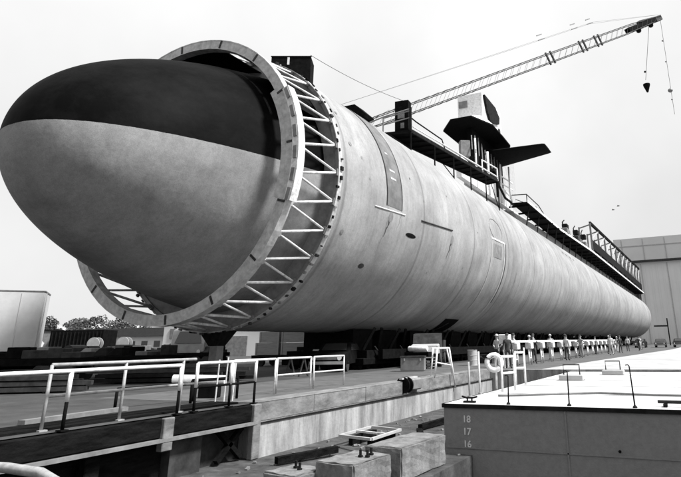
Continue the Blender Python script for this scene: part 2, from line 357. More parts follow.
for x,yy,lab in ((-4.6,23.5,'pale deck hatch frame near the middle of the pontoon deck'),(-3.6,27.5,'pale low winch base at the far end of the pontoon deck')):
    t=thing('deck_fitting',(x,yy,ZT),lab,'deck fitting','fittings on the pontoon deck')
    mb=MB(); mb.box((0,0,.1),(.9,.5,.2)); lpart(mb,'base','lightgrey',t,bevel=.03)
    mb=MB(); mb.tube([(-.3,0,.2),(-.3,0,.55),(.3,0,.55),(.3,0,.2)],.03,6); lpart(mb,'handle_bar','darkgrey',t)

mb=MB(); rnd=random.Random(2); pts=[]
for k in range(60):
    f=k/59; pts.append((-5.2+f*7+.5*math.sin(f*9),16.2+2.6*f+.7*math.sin(f*6.3),ZT+.03))
mb.tube(pts,.03,6); o=mb.build('mooring_rope','grey',smooth=True); tag(o,'grey mooring rope snaking over the white pontoon deck','rope')
# white hoops / guard frame / life ring on the pontoon's left edge
def hoop(name,lab,cat,x0,y0,x1,y1,z,h,r=.03,mid=True,m='white',group=None,low=None,split=None):
    t=thing(name,((x0+x1)/2,(y0+y1)/2,z),lab,cat,group); a=V((x0,y0,z));b=V((x1,y1,z)); up=V((0,0,h))
    if low:
        for p in(a,b):
            mb=MB(); mb.tube([p,p+V((0,0,h*split))],r,8); part(mb,'post_base',low,t,smooth=True)
            mb=MB(); mb.tube([p+V((0,0,h*split)),p+up],r*1.15,8); part(mb,'post',m,t,smooth=True)
    else:
        for p in(a,b): mb=MB(); mb.tube([p,p+up],r,8); part(mb,'post',m,t,smooth=True)
    mb=MB(); mb.tube([a+up,b+up],r*1.1,8); part(mb,'top_rail',m,t,smooth=True)
    if mid: mb=MB(); mb.tube([a+up*.52,b+up*.52],r*.9,8); part(mb,'mid_rail',low or m,t,smooth=True)
    return t
t=thing('guard_frame',(-9.9,23.7,0),'splayed white tubular guard frame at the gap between quay and pontoon','guard frame')
A=V((-10.0,22.9,.02));B=V((-9.82,24.6,-.1)); T1=V((-9.95,23.15,1.1)); T2=V((-9.9,24.3,1.1))
for a,b in ((A,T1),(B+V((.0,.1,-.42)),T2)):
    mb=MB(); mb.tube([a,b],.04,8); part(mb,'leg','white',t,smooth=True)
for a,b in ((A+V((.1,.3,0)),T1),(B+V((.1,.5,.12)),T2+V((0,.2,0)))):
    mb=MB(); mb.tube([a+V((-.4,0,0)),b+V((-.2,0,0))],.035,8); part(mb,'leg','white',t,smooth=True)
mb=MB(); mb.tube([T1,T2],.04,8); mb.tube([T1+V((-.25,0,0)),T2+V((-.25,.2,0))],.035,8); part(mb,'top_rail','white',t,smooth=True)
mb=MB(); mb.tube([(A+T1)/2,(B+T2)/2+V((0,-.1,-.1))],.03,8); part(mb,'mid_rail','white',t,smooth=True)
t=thing('life_ring',(-6.1,18.5,ZT),'white life ring hung on a thin white post by the pontoon edge','life ring')
mb=MB(); mb.tube([(-5.98,18.5,ZT),(-5.98,18.55,1.0)],.035,8); part(mb,'post','white',t,smooth=True)
mb=MB(); mb.tube([(-5.99+.22*math.cos(a)*.95,18.42+.22*math.cos(a)*.3,.7+.22*math.sin(a)) for a in [2*PI*k/28 for k in range(28)]],.085,10,closed=True); part(mb,'ring','white',t,smooth=True)
for y0,y1,x,h,lab in ((17.9,18.0,-5.6,.98,'thick white double post by the pontoon edge, right of the life ring'),(20.6,20.5,-5.95,1.05,'second white double post behind the pontoon edge, right of the life ring')):
    hoop('white_bollard_frame',lab,'post frame',x,y0,x+.22,y1+.5,ZT,h,.035,True,'white','white post frames by the pontoon')
for x,yy,h,lab in ((-6.0,17.0,1.15,'thin white post left of the life ring'),(-5.93,21.8,1.2,'thin white post just before the crowd at the pontoon edge'),(-5.95,16.0,.9,'thin grey post near the front left corner of the pontoon')):
    t=thing('edge_post',(x,yy,ZT),lab,'post','posts on the pontoon edge')
    mb=MB(); mb.tube([(0,0,0),(0,0,h)],.03,8); lpart(mb,'post','white_worn' if h>1 else 'silver',t,smooth=True)
    mb=MB(); mb.lathe([(.06,0),(.06,.03),(0,.03)],10); lpart(mb,'foot','silver',t)
t=thing('chain_line',(-5.95,19,ZT),'slack dark chain strung between the white posts left of the pontoon deck','chain')
mb=MB(); pts=[]
for a,b in (((-6.0,17.0,.95),(-5.98,18.5,.93)),((-5.98,18.5,.93),(-5.93,21.8,1.0))):
    for k in range(9): f=k/8; p=V(a).lerp(V(b),f); p.z-=.12*4*f*(1-f); pts.append(p)
mb.tube(pts,.012,5); part(mb,'chain','dark',t)

# ------------------------------------------------------------------ railings on the jetty
def railing(name,lab,posts,x,h,r,m,mid=.52,low=None,split=.45,ext0=None,ext1=None,plate=True):
    t=thing(name,(x,posts[0],0),lab,'railing')
    for yy in posts:
        if low:
            mb=MB(); mb.tube([(x,yy,0),(x,yy,h*split)],r,8); part(mb,'post_base',low,t,smooth=True)
            mb=MB(); mb.tube([(x,yy,h*split),(x,yy,h)],r*1.25,8); part(mb,'post',m,t,smooth=True)
        else: mb=MB(); mb.tube([(x,yy,0),(x,yy,h)],r,8); part(mb,'post',m,t,smooth=True)
        if plate: mb=MB(); mb.box((x,yy,.012),(.14,.14,.024)); part(mb,'foot_plate',low or m,t)
    a=ext0 if ext0 is not None else posts[0]; b=ext1 if ext1 is not None else posts[-1]
    mb=MB(); mb.tube([(x,a,h),(x,b,h)],r*1.1,8); part(mb,'top_rail',m,t,smooth=True)
    if mid: mb=MB(); mb.tube([(x,a,h*mid),(x,b,h*mid)],r*.9,8); part(mb,'mid_rail',low or m,t,smooth=True)
    return t
railing('silver_railing','dull silver railing with three posts behind the bright white rail at left',[7.0,8.5,9.95],-10.3,1.05,.029,'silver',.52,ext1=10.3)
railing('white_railing','near railing with bright white top rail and black lower posts, left foreground',[2.5,4.9,7.15,9.6],-9.98,.95,.03,'white',None,'black',.48,ext0=2.5)
railing('white_railing','white railing with black lower half between the long left railing and the hoops',[10.05,11.1,11.95],-9.98,.97,.029,'white',.5,'black',.5)
hoop('rail_hoop','leftmost pale tubular hoop on the quay beyond the white and black railing','hoop',-11.25,12.6,-11.2,14.25,0,.95,.027,False,'white_worn','pale hoops along the quay')
hoop('rail_hoop','middle pale tubular hoop on the quay with a mid bar','hoop',-11.3,14.45,-11.28,16.1,0,.95,.027,True,'white_worn','pale hoops along the quay')
hoop('rail_hoop','rightmost pale tubular hoop on the quay with a mid bar','hoop',-11.3,16.3,-11.25,18.0,0,.95,.027,True,'white_worn','pale hoops along the quay')
hoop('low_rail','low black bar frame standing behind the white and black railing','bar frame',-11.6,11.55,-11.35,12.9,0,.52,.035,False,'black','low black frames on the jetty')
hoop('low_rail','longer low black bar frame behind the silver railing','bar frame',-12.3,10.0,-12.0,12.0,0,.42,.035,False,'black','low black frames on the jetty')
for x,yy,h,lab in ((-11.0,11.75,1.0,'leftmost thin pale stake between the railing posts'),(-11.0,12.05,1.05,'middle thin pale stake between the railing posts'),(-11.0,12.35,.95,'rightmost thin pale stake between the railing posts')):
    mb=MB(); mb.tube([(x,yy,0),(x+.03,yy,h)],.017,6); o=mb.build('thin_stake','white_worn'); tag(o,lab,'stake','thin stakes behind the railing')
mb=MB(); mb.tube([(-17.6,16.6,.22),(-15.9,17.4,.16)],.16,12); o=mb.build('white_pipe','white',smooth=30); tag(o,'thick short white pipe lying on the quay behind the railings','pipe')
mb=MB(); mb.box((-11.6,8.6,.05),(.18,2.4,.08),.1); o=mb.build('deck_timber','grey'); tag(o,'long grey plank lying on the jetty behind the silver railing','plank')
mb=MB(); mb.box((-12.3,12.9,.17),(.5,.35,.34),.3); o=mb.build('tool_box','black',bevel=.02); tag(o,'small black tool box beside the low bar frames','tool box')

# ------------------------------------------------------------------ submarine
sub=thing('submarine',(AX,20,AZ-HR),'huge pale submarine with black topped rounded bow, filling the picture','submarine')
DOME_LINE=AZ+.01-(AZ-HR)
M['hull']=hull_mat('hull primer paint',.38)
M['dome']=hull_mat('dome paint',.32,True)
def prof(s,st=10.486,L=18.26,a=1.941,b=2.205):
    t=min(1,max(0,(st+L-s)/L)); return HR*max(0,1-t**a)**(1/b)
def revolve(name,stations,material,n=128,cap=False):
    vs=[];fs=[];uvs=[]
    for s,r in stations:
        for k in range(n+1):
            th=2*PI*k/n - PI/2
            vs.append((r*math.cos(th),s-20,HR+r*math.sin(th))); uvs.append((s,k/n*2*PI*HR))
    w=n+1
    for i in range(len(stations)-1):
        for k in range(n): fs.append((i*w+k,i*w+k+1,(i+1)*w+k+1,(i+1)*w+k))
    me=bpy.data.meshes.new(name); me.from_pydata(vs,[],fs); ul=me.uv_layers.new(name='UVMap')
    for lp in me.loops: ul.data[lp.index].uv=uvs[lp.vertex_index]
    me.materials.append(material)
    for p in me.polygons: p.use_smooth=True
    o=bpy.data.objects.new(name,me); COL.objects.link(o); o.parent=sub; return o
st=[(10.486+.0001,.01)]
k=0
while True:
    k+=1; s=10.486+ (k/60)**1.8*12
    if s>21.5: break
    st.append((s,prof(s)))
revolve('bow_dome',st,M['dome'])
# main hull with very slightly dished plating between frames
st=[(20.18,5.2),(20.18,HR-.02),(20.2,HR)]; s=20.5
while s<203: st.append((s,HR+(.006 if int(s*1.0)%3 else 0)+.004*math.sin(s*2.3))); s+=.5 if s<60 else 1.5
for k in range(1,15):
    a=k/14*PI/2; st.append((203+7.5*math.sin(a),max(.02,HR*math.cos(a)**.75)))
hull=revolve('hull',st,M['hull'])
tag(hull,'pale streaked cylindrical hull')
def hp(s,deg,off=0): a=R(deg); return V((AX+(HR+off)*math.cos(a),s,AZ+(HR+off)*math.sin(a)))
def hull_patch(name,m,s0,s1,d0,d1,off=.012,ns=6,nd=24,th=.02,shape=None):
    mb=MB(); vs=[];fs=[]
    for i in range(ns+1):
        for j in range(nd+1):
            s=s0+(s1-s0)*i/ns; d=d0+(d1-d0)*j/nd
            if shape: s,d=shape(i/ns,j/nd,s,d)
            vs.append(hp(s,d,off))
    w=nd+1
    for i in range(ns):
        for j in range(nd): fs.append((i*w+j,i*w+j+1,(i+1)*w+j+1,(i+1)*w+j))
    mb.add(vs,fs); o=part(mb,name,m,sub,smooth=True); return o
tag(hull_patch('hull_band','band',24.55,26.15,-5,86,.02,nd=60),'darker grey band wrapped over the forward hull')
for s0,s1 in ((24.5,24.58),(26.12,26.2)): hull_patch('band_edge','darkgrey',s0,s1,-5,80,.03,ns=1,nd=50)
# pale tape marks in the band
for d in (8,12,21):
    hull_patch('band_mark','lightgrey',25.0,25.6 if d<15 else 25.3,d,d+1.0,.03,ns=2,nd=2)
def hull_line(name,m,pts,r): mb=MB(); mb.tube([hp(a,b,r*.5) for a,b in pts],r,6); return part(mb,name,m,sub,smooth=True)
def lerp(a,b,n): return [(a[0]+(b[0]-a[0])*k/n,a[1]+(b[1]-a[1])*k/n) for k in range(n+1)]
hull_line('pale_batten','white_worn',lerp((23.4,-7.5),(26.6,-6.2),6),.035)
hull_line('dark_batten','darkgrey',lerp((28.6,-5.6),(33.2,-3.8),6),.045)
def oval(u,v,s,d): a=2*PI*v; return s,d
def ellipse_patch(name,m,s,d,rs,rd,off=.015):
    mb=MB(); n=24; vs=[hp(s,d,off)]+[hp(s+rs*math.cos(2*PI*k/n),d+rd*math.sin(2*PI*k/n),off) for k in range(n)]
    mb.add(vs,[(0,1+k,1+(k+1)%n) for k in range(n)]); return part(mb,name,m,sub)
ellipse_patch('intake_opening','black',27.6,-14.5,.6,1.1)
ellipse_patch('hull_fitting','darkgrey',23.9,-33.6,.25,1.2)
ellipse_patch('hull_fitting','grey',33.3,-9,.2,2.6)
ellipse_patch('hull_fitting','grey',25.1,-9.5,.22,2.2)
for s,d,r in ((21.3,15,.12),(22.2,11,.09),(21.2,-22,.12),(22.8,3,.08),(21.0,30,.1),(27.5,14,.08),(29,5,.07),(33,16,.07),(36,-22,.08),(31,-30,.07),(38,2,.06)): ellipse_patch('hull_fitting','grey',s,d,r,r*8)
for s_,w_,d0_,d1_,m_ in ((33.25,.09,-20,-9,'darkgrey'),(33.4,.05,-26,-10,'grey'),(25.1,.1,-19,-9,'darkgrey'),(24.9,.05,-27,-9,'grey'),(26.2,.04,-16,-6,'grey'),(29.0,.04,-34,-20,'grey'),(37.6,.05,-44,-22,'grey'),(36.2,.04,-52,-30,'grey'),(48.2,.06,-40,-14,'grey'),(53,.06,-48,-20,'grey')):
    hull_patch('grime_streak',m_,s_-w_,s_+w_,d0_,d1_,.008,ns=2,nd=20,shape=lambda u,v,s,d,s_=s_:(s_+(s-s_)*(.15+.85*v)+.03*math.sin(v*14+s_)-(1-v)*.35,d))
tag(hull_patch('sea_chest_grating','black',39.0,41.6,-78,-58,.02,ns=4,nd=8,shape=lambda u,v,s,d:(s+1.2*(1-v),d)),'black rectangular grating low on the hull')
hull_patch('grating_bar','darkgrey',40.3,40.6,-74,-62,.04,ns=1,nd=6)
# oval outline
mb=MB(); n=40; mb.tube([hp(42.6+1.5*math.cos(2*PI*k/n),10.5+8*math.sin(2*PI*k/n),.01) for k in range(n)],.03,5,closed=True); part(mb,'oval_outline','grey',sub)
# hatch frame strip curving down
for s0,s1,m_ in ((41.0,41.15,'lightgrey'),(44.2,44.45,'lightgrey')): hull_patch('strip_frame',m_,s0,s1,-48,3,.03,ns=1,nd=36)
hull_patch('strip_frame','white_worn',41.0,44.4,2.6,3.8,.035,ns=4,nd=1)
tag(hull_patch('access_panel','grey',41.6,43.6,-9,0,.02,ns=2,nd=4),'small grey access panel')
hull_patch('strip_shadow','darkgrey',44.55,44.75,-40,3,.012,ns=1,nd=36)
for s in (46.8,49.5,58.,66.,74.,96.,118.,140.):
    hull_patch('weld_seam','grey',s,s+.07,-80,62,.012,ns=1,nd=70)
for k in range(4): ellipse_patch('drain_hole','darkgrey',73+k*2.2,32-k*.3,.35,1.6)
# casing (missile deck) and sail
mb=MB(); mb.extr([(AX-3.0,13.6),(AX-2.2,15.47),(AX+2.4,15.47),(AX+3.1,13.9)],'y',62,203); part(mb,'deck_casing','hull',sub) if False else part(mb,'deck_casing','lightgrey',sub)
mb=MB()
pl=[]
for k in range(25):
    a=PI*k/24; pl.append((AX+1.35*math.cos(a) if 0<k<24 else AX+1.35*(1 if k==0 else -1), 57-1.2*math.sin(a)))
outline=pl+[(AX-1.35,66),(AX-.8,70),(AX,72),(AX+.8,70),(AX+1.35,66)]
mb.prism(outline,14.2,23.8); tag(part(mb,'sail','lightgrey',sub,smooth=35),'pale sail tower')
mb=MB(); mb.box((AX+1.42,59.2,19.9),(.14,6.0,3.9)); part(mb,'sail_side_panel','black',sub)
# fairwater plane (starboard, black) and port one
for sgn in (1,):
    mb=MB(); vs=[];fs=[]
    root=[(AX+sgn*1.2,55.2),(AX+sgn*1.2,61.6)]; tip=[(AX+sgn*7.95,55.6),(AX+sgn*8.05,58.9)]
    secs=[]
    for f in (0,.5,.96,1):
        x=root[0][0]+(tip[0][0]-root[0][0])*f; y0=root[0][1]+(tip[0][1]-root[0][1])*f; y1=root[1][1]+(tip[1][1]-root[1][1])*f
        th=.42*(1-.45*f)*(1 if f<1 else .4)
        c=[]
        for k in range(16):
            a=2*PI*k/16; cy=(y0+y1)/2-math.cos(a)*(y1-y0)/2; c.append((x,cy,20.45+th*math.sin(a)*(1 if math.cos(a)>-.2 else .8)))
        secs.append(c)
    vs=[p for c in secs for p in c]
    for i in range(3):
        for k in range(16): fs.append((i*16+k,i*16+(k+1)%16,(i+1)*16+(k+1)%16,(i+1)*16+k))
    fs+=[tuple(range(16)),tuple(range(48,64))]
    mb.add(vs,fs); tag(part(mb,'fairwater_plane','black',sub,smooth=40),'black swept fin on the sail')
mb=MB(); mb.lathe([(0,0),(.5,0),(.5,.5),(0,.5)],14,(AX+1.25,58,20.45),axis='x'); part(mb,'plane_hub','dark',sub)

# sail shelter: temporary enclosure built round the sail
t=thing('sail_shelter',(AX+1.5,55,22),'white flared work shelter with black underside around the top of the sail','shelter')
low=[(-20.9,51.4),(-19.1,48.9),(-16.9,48.9),(-15.8,52.1),(-15.9,56),(-16.05,59.2),(-17.2,61.6),(-20.9,61.6)]
top=[(-20.9,56.2),(-20.6,56.1),(-18.3,56.0),(-18.05,56.6),(-18.05,59),(-18.05,62.5),(-18.3,63),(-20.9,63)]
mb=MB(); mb.prism(low,21.95,22.1); part(mb,'floor_underside','black',t)  # black colour paints in the shade on the shelter's underside
mb=MB(); mb.prism(low,22.11,24.9,top); part(mb,'sloping_cover','white',t)
mb=MB(); mb.prism([(-20.95,56.1),(-18.1,56.1),(-18.1,63.2),(-20.95,63.2)],24.8,27.7); part(mb,'upper_cabin','white',t)
mb=MB(); mb.box((-20.3,56.06,26.6),(1.0,.1,.8)); part(mb,'window','grey',t)
mb=MB(); mb.extr([(56.5,27.55),(60.4,27.4),(61.9,26.6),(61.6,25.7),(59.3,25.1),(58.2,24.95),(57.3,25.9)],'x',-18.12,-17.85); part(mb,'side_opening','dark',t)
mb=MB(); mb.box((-16.75,57.6,23.35),(.12,.5,.45)); part(mb,'vent','darkgrey',t)
# clutter round the sail foot
t=thing('sail_scaffold',(AX+2,54,15.3),'pale scaffold posts and dark machinery crowded under the sail shelter','scaffold')
for x,yy,z0,z1,r in ((-17.1,50.2,15.2,20.2,.1),(-17.0,53.6,15.2,19.8,.14),(-16.8,57.2,15.2,19.4,.12),(-16.6,59.8,15.2,19.8,.09)):
    mb=MB(); mb.tube([(x,yy,z0),(x,yy,z1)],r,8); part(mb,'post','white',t,smooth=True)
mb=MB(); mb.box((-17.3,54,16.2),(.5,16,1.9)); part(mb,'side_screen','white',t)
mb=MB(); mb.box((-18.1,56.3,19.9),(.5,9.5,4.0)); part(mb,'shade_panel','black',t)  # black panel added as the shaded dark mass behind the posts
rnd=random.Random(11)
for k in range(9):
    x=-18.0+rnd.uniform(-.3,.6); yy=49.3+k*1.15; mb=MB(); mb.box((x,yy,18.2+rnd.uniform(-.4,1.6)),(rnd.uniform(.5,1.0),rnd.uniform(.5,1.1),rnd.uniform(.8,2.4)),rnd.uniform(0,1)); part(mb,'machinery_box',rnd.choice(['dark','grey','darkgrey','black']),t,bevel=.05)
mb=MB(); 
for k in range(10): mb.bar((-17.0,49+k*1.0,18.7-.05*k),(-17.3,49.8+k*1.0,20.4+.4*math.sin(k)),.09)
part(mb,'brace','grey',t)
mb=MB(); mb.bar((-16.9,57.2,18.2),(-16.6,61,18.2),.12); mb.bar((-16.9,57.2,17.4),(-16.6,61,17.4),.1); part(mb,'rail','white',t)

# bow ring truss ----------------------------------------------------------
ring=thing('bow_ring_truss',(AX,18.6,AZ-6.3),'round pale truss ring of zigzag struts standing around the black topped bow','truss ring')
yF,yR=17.2,20.1
def rp(r,deg,y): a=R(deg); return V((AX+r*math.cos(a),y,AZ+r*math.sin(a)))
def annulus(mb,r0,r1,ya,yb,n=64,d0=0,d1=360):
    vs=[];fs=[]; full=(d1-d0>=360)
    for k in range(n+1 if not full else n):
        d=d0+(d1-d0)*k/n
        for r,y in ((r0,ya),(r1,ya),(r1,yb),(r0,yb)): vs.append(rp(r,d,y))
    m=n if full else n
    for k in range(m):
        a=k*4;b=((k+1)%(n if full else n+1))*4
        for q in range(4): fs.append((a+q,a+(q+1)%4,b+(q+1)%4,b+q))
    if not full: fs+=[(0,1,2,3),(n*4+3,n*4+2,n*4+1,n*4)]
    mb.add(vs,fs); return mb
N=32; TH0=-.8
mb=MB(); annulus(mb,5.9,6.24,yF-.05,yF+.02,64); part(mb,'front_flange','ringpaint',ring)
mb=MB(); annulus(mb,6.24,6.29,yF-.06,yF+.34,64); part(mb,'outer_web','ringpaint',ring)
mb=MB(); annulus(mb,5.85,5.9,yF-.05,yF+.34,64); part(mb,'inner_web','ringpaint',ring)
mb=MB(); annulus(mb,5.6,5.845,yF-.03,yF+.3,20,-17,30); part(mb,'side_plate','ringpaint',ring)
for a_,b_ in ((25,66),(73,150)):
    mb=MB(); annulus(mb,5.93,5.96,yF+.4,yR+.05,30,a_,b_); tag(part(mb,'canvas_cover','black',ring),'black canvas stretched inside the top of the truss')
mb=MB(); annulus(mb,6.05,6.2,yF+.3,yF+.36,64); part(mb,'rear_flange','ringpaint',ring)
mb=MB(); annulus(mb,6.2,6.5,yF-.12,yF+.3,20,-17,27); tag(part(mb,'side_fender','white_worn',ring),'thicker pale fender bolted to the near side')
for d in (-15,-8,0,8,16,24): 
    mb=MB(); mb.box(rp(6.36,d,yF-.14),(.16,.06,.5),rot=Matrix.Rotation(-R(d),3,'Y')); part(mb,'fender_cleat','grey',ring)
for k in range(16):
    d=TH0+5.6+k*22.5; mb=MB(); mb.box(rp(6.07,d,yF-.06),(.36,.03,.09),rot=Matrix.Rotation(-R(d),3,'Y')); part(mb,'splice_plate','darkgrey',ring)
mb=MB(); annulus(mb,6.3,6.46,yR-.1,yR+.06,96); part(mb,'rear_ring','grey',ring)
mb=MB(); annulus(mb,5.3,6.34,yR-.02,yR+.04,96); part(mb,'seal_plate','grey',ring)
mb=MB(); annulus(mb,6.46,6.5,yR-.13,yR+.14,96); part(mb,'rear_flange','ringpaint',ring)
mb=MB()
for k in range(N):
    tr=TH0+k*11.25; tf=tr-5.6
    mb=MB(); mb.tube([rp(6.1,tf,yF+.3),rp(6.38,tr,yR-.1)],.055,8); part(mb,'strut',M['white_worn'],ring,smooth=True)
    mb=MB(); mb.tube([rp(6.1,tf,yF+.3),rp(6.38,tr-11.25,yR-.1)],.048,8); part(mb,'diagonal',M['white_worn'],ring,smooth=True)
for k in range(N):
    tr=TH0+k*11.25; tf=tr-5.6
    mb=MB(); mb.box(rp(6.14,tf,yF+.36),(.26,.16,.2),rot=Matrix.Rotation(-R(tf),3,'Y')); part(mb,'gusset','ringpaint',ring)
    mb=MB(); mb.box(rp(6.4,tr,yR-.17),(.14,.12,.3),rot=Matrix.Rotation(-R(tr),3,'Y')); part(mb,'gusset','grey',ring)
rnd=random.Random(5)
for k in range(96):
    d=k*3.75+1; s=rnd.uniform(.04,.11); mb=MB(); mb.box(rp(6.5+s*.4,d,yR+rnd.uniform(-.2,.12)),(s,rnd.uniform(.06,.2),rnd.uniform(.05,.18)),rot=Matrix.Rotation(-R(d),3,'Y')); part(mb,'clamp',rnd.choice(['dark','darkgrey','grey','black']),ring)

# black shelter on top of the hull behind the ring
ang=math.atan2(-1.06,-2.14)
t=thing('black_shelter',(-20.37,25.6,14.4),'black canvas shelter box with white marks standing on the hull top behind the ring','shelter')
t.rotation_euler=(0,0,R(26.3))
mb=MB(); mb.box((0,.6,1.85),(2.42,1.2,3.9)); lpart(mb,'cover','black',t)
mb=MB(); mb.box((.0,-.015,3.82),(2.5,.05,.06)); lpart(mb,'top_edge','dark',t)
for x,z0,z1,w in ((-.16,3.25,3.75,.13),(-.28,2.35,2.95,.12)): mb=MB(); mb.bar((x,-.02,z0),(x-.02,-.02,z1),.02,w) ; mb=MB(); mb.box((x,-.02,(z0+z1)/2),(w,.03,z1-z0)); lpart(mb,'white_stripe','white_worn',t)
mb=MB(); mb.box((-.88,-.02,2.95),(.07,.02,.5)); lpart(mb,'painted_numeral','white_worn',t)
mb=MB(); mb.box((-.62,-.02,2.98),(.08,.02,.55)); mb.box((-.52,-.02,2.73),(.24,.022,.07)); lpart(mb,'painted_letter','white_worn',t)
# vent hood
t=thing('vent_hood',(-19.6,31.9,15.0),'small black vent hood with slanted top on the hull ahead of the gangway','vent hood')
mb=MB(); mb.box((-19.6,32.4,15.6),(1.0,.8,1.6)); part(mb,'trunk','black',t)
mb=MB(); mb.extr([(-20.6,16.1),(-20.5,17.2),(-19.5,17.2),(-18.6,16.35),(-18.7,16.1)],'y',31.7,32.9); part(mb,'hood','black',t)
# guy cable
mb=MB(); A=V((-19.3,26.1,18.3)); B=V((-16.4,34.0,17.6)); pts=[]
for k in range(21): f=k/20; p=A.lerp(B,f); p.z-=.5*4*f*(1-f)*.5; pts.append(p)
mb.tube(pts,.02,5); o=mb.build('guy_cable','grey'); tag(o,'thin sagging cable from the black shelter towards the gangway rail','cable')

# gangway 1 ---------------------------------------------------------------
g=thing('forward_gangway',(-15.6,40,15),'dark platform gangway with handrails slung along the hull below the sail','gangway')
I0,I1=V((-17.74,32.65,15)),V((-15.6,48.6,15.05)); O0,O1=V((-15.8,33.0,15)),V((-14.45,48.2,15.05))
mb=MB(); mb.prism([I0[:2],O0[:2],O1[:2],I1[:2]],15.0,15.1); part(mb,'deck_plate','black',g)
for f in [k/14 for k in range(15)]: a=I0.lerp(I1,f); b=O0.lerp(O1,f); mb=MB(); mb.bar(a+V((0,0,-.07)),b+V((0,0,-.07)),.09,.12); part(mb,'cross_beam','black',g)
mb=MB(); mb.bar(O0+V((0,0,.03)),O1+V((0,0,.03)),.1,.26); mb.bar(I0+V((0,0,.0)),I1,.1,.22); part(mb,'edge_beam','dark',g)
for f in (0.0,.22,.42,.62,.82,1.0):
    p=O0.lerp(O1,f); hz=AZ+math.sqrt(max(.1,HR**2-(p.x-AX)**2))-.05
    mb=MB(); mb.tube([p,V((p.x,p.y,hz))],.055,6); part(mb,'support_leg','black',g)
    if f in (0,.42,1.0): 
        q2=I0.lerp(I1,f); mb=MB(); mb.tube([V((p.x,p.y,hz+.1)),V((q2.x+.4,q2.y,14.95))],.04,6); part(mb,'support_brace','black',g)
for (a,m_) in ((O0,'dark'),):
    mb=MB(); mb.tube([a,a+V((0,0,1.75))],.09,8); part(mb,'rail_post',m_,g)
mb=MB(); mb.tube([I0,I0+V((0,0,1.25))],.05,8); part(mb,'rail_post','grey',g)
for z in (.55,1.05): 
    mb=MB(); mb.tube([I0+V((0,0,z+.1)),O0+V((0,0,z+.45))],.04,6); part(mb,'end_rail','grey',g)
mb=MB(); mb.tube([O0+V((0,0,1.65)),I0+V((0,0,1.25)),V((-20.4,31.6,15.1))],.05,6); part(mb,'sloping_rail','grey',g)
mb=MB(); mb.tube([O0+V((0,0,1.0)),O0+V((.03,.8,.95)),O0.lerp(O1,.3)+V((0,0,.75)),O0.lerp(O1,.33)+V((0,0,.1))],.05,6); part(mb,'handrail','dark',g)
mb=MB(); mb.tube([O0.lerp(O1,.3)+V((0,0,.4)),O1+V((0,0,.35))],.07,6); part(mb,'toe_rail','white_worn',g)
mb=MB(); mb.tube([O0.lerp(O1,.02)+V((0,0,.4)),O0.lerp(O1,.3)+V((0,0,.4))],.04,6); part(mb,'toe_rail','white_worn',g)
for f in (.78,1.0):
    p=O0.lerp(O1,f); mb=MB(); mb.tube([p,p+V((0,0,1.15))],.06,6); part(mb,'rail_post','white',g)
mb=MB(); mb.tube([O0.lerp(O1,.78)+V((0,0,1.1)),O1+V((0,0,1.15))],.06,6); part(mb,'handrail','white',g)
t=thing('dark_locker',(-16.6,33.6,15.1),'tall dark locker standing behind the rail at the front end of the gangway','locker')
mb=MB(); mb.box((-16.75,33.75,16.35),(1.0,.6,2.5),.1); part(mb,'cabinet','black',t)
mb=MB(); mb.box((-16.75,33.43,16.5),(.5,.03,.5),.1); mb.box((-16.65,33.43,15.7),(.25,.03,.4),.1); part(mb,'notice','grey',t)
# link stair between platforms
mb=MB(); mb.tube([(-14.6,48.6,15.0),(-15.1,52.5,14.5),(-15.6,56,14.9),(-16.2,59.3,15.3)],.12,6); mb.tube([(-14.6,48.3,15.1),(-14.6,48.3,13.6)],.07,6)
o=mb.build('hull_pipe','black'); tag(o,'black pipe run joining the two hull platforms below the fin','pipe')
# gangway 2
g=thing('aft_gangway',(-15.5,120,15.5),'long black platform running aft along the top of the hull','gangway')
inner=[(-16.4,59.5),(-17.3,85),(-17.6,110),(-18.3,160),(-18.4,205)]; outer=[(-14.4,205),(-14.5,140),(-14.5,100.6),(-15.1,79),(-14.8,59.8)]
mb=MB(); mb.prism(inner+outer,15.5,15.62); part(mb,'deck_plate','black',g)
for k in range(37): yy=60.5+k*3.9; mb=MB(); mb.bar((-17.2,yy,15.4),(-14.75,yy,15.4),.12,.2); part(mb,'cross_beam','black',g)
for k in range(30):
    yy=62+k*4.8; mb=MB(); mb.tube([(-15.2,yy,15.45),(-15.6,yy,AZ+5.0)],.07,6); part(mb,'support_leg','dark',g)
mb=MB(); mb.bar((-14.85,60,15.75),(-15.15,79,15.75),.08,.3); mb.bar((-15.1,79,15.75),(-14.5,101,15.75),.08,.3); mb.bar((-14.5,101,15.75),(-14.4,205,15.75),.08,.3); part(mb,'toe_board','white',g)
mb=MB(); mb.tube([(-16.4,59.6,15.6),(-16.4,59.6,16.5),(-14.85,60,16.5),(-15.0,66,16.5),(-15.05,70,15.7)],.06,6); mb.tube([(-14.85,60,15.6),(-14.85,60,16.5)],.05,6); mb.tube([(-16.0,59.7,16.0),(-15.0,65,16.1)],.04,6); part(mb,'end_rail','darkgrey',g)
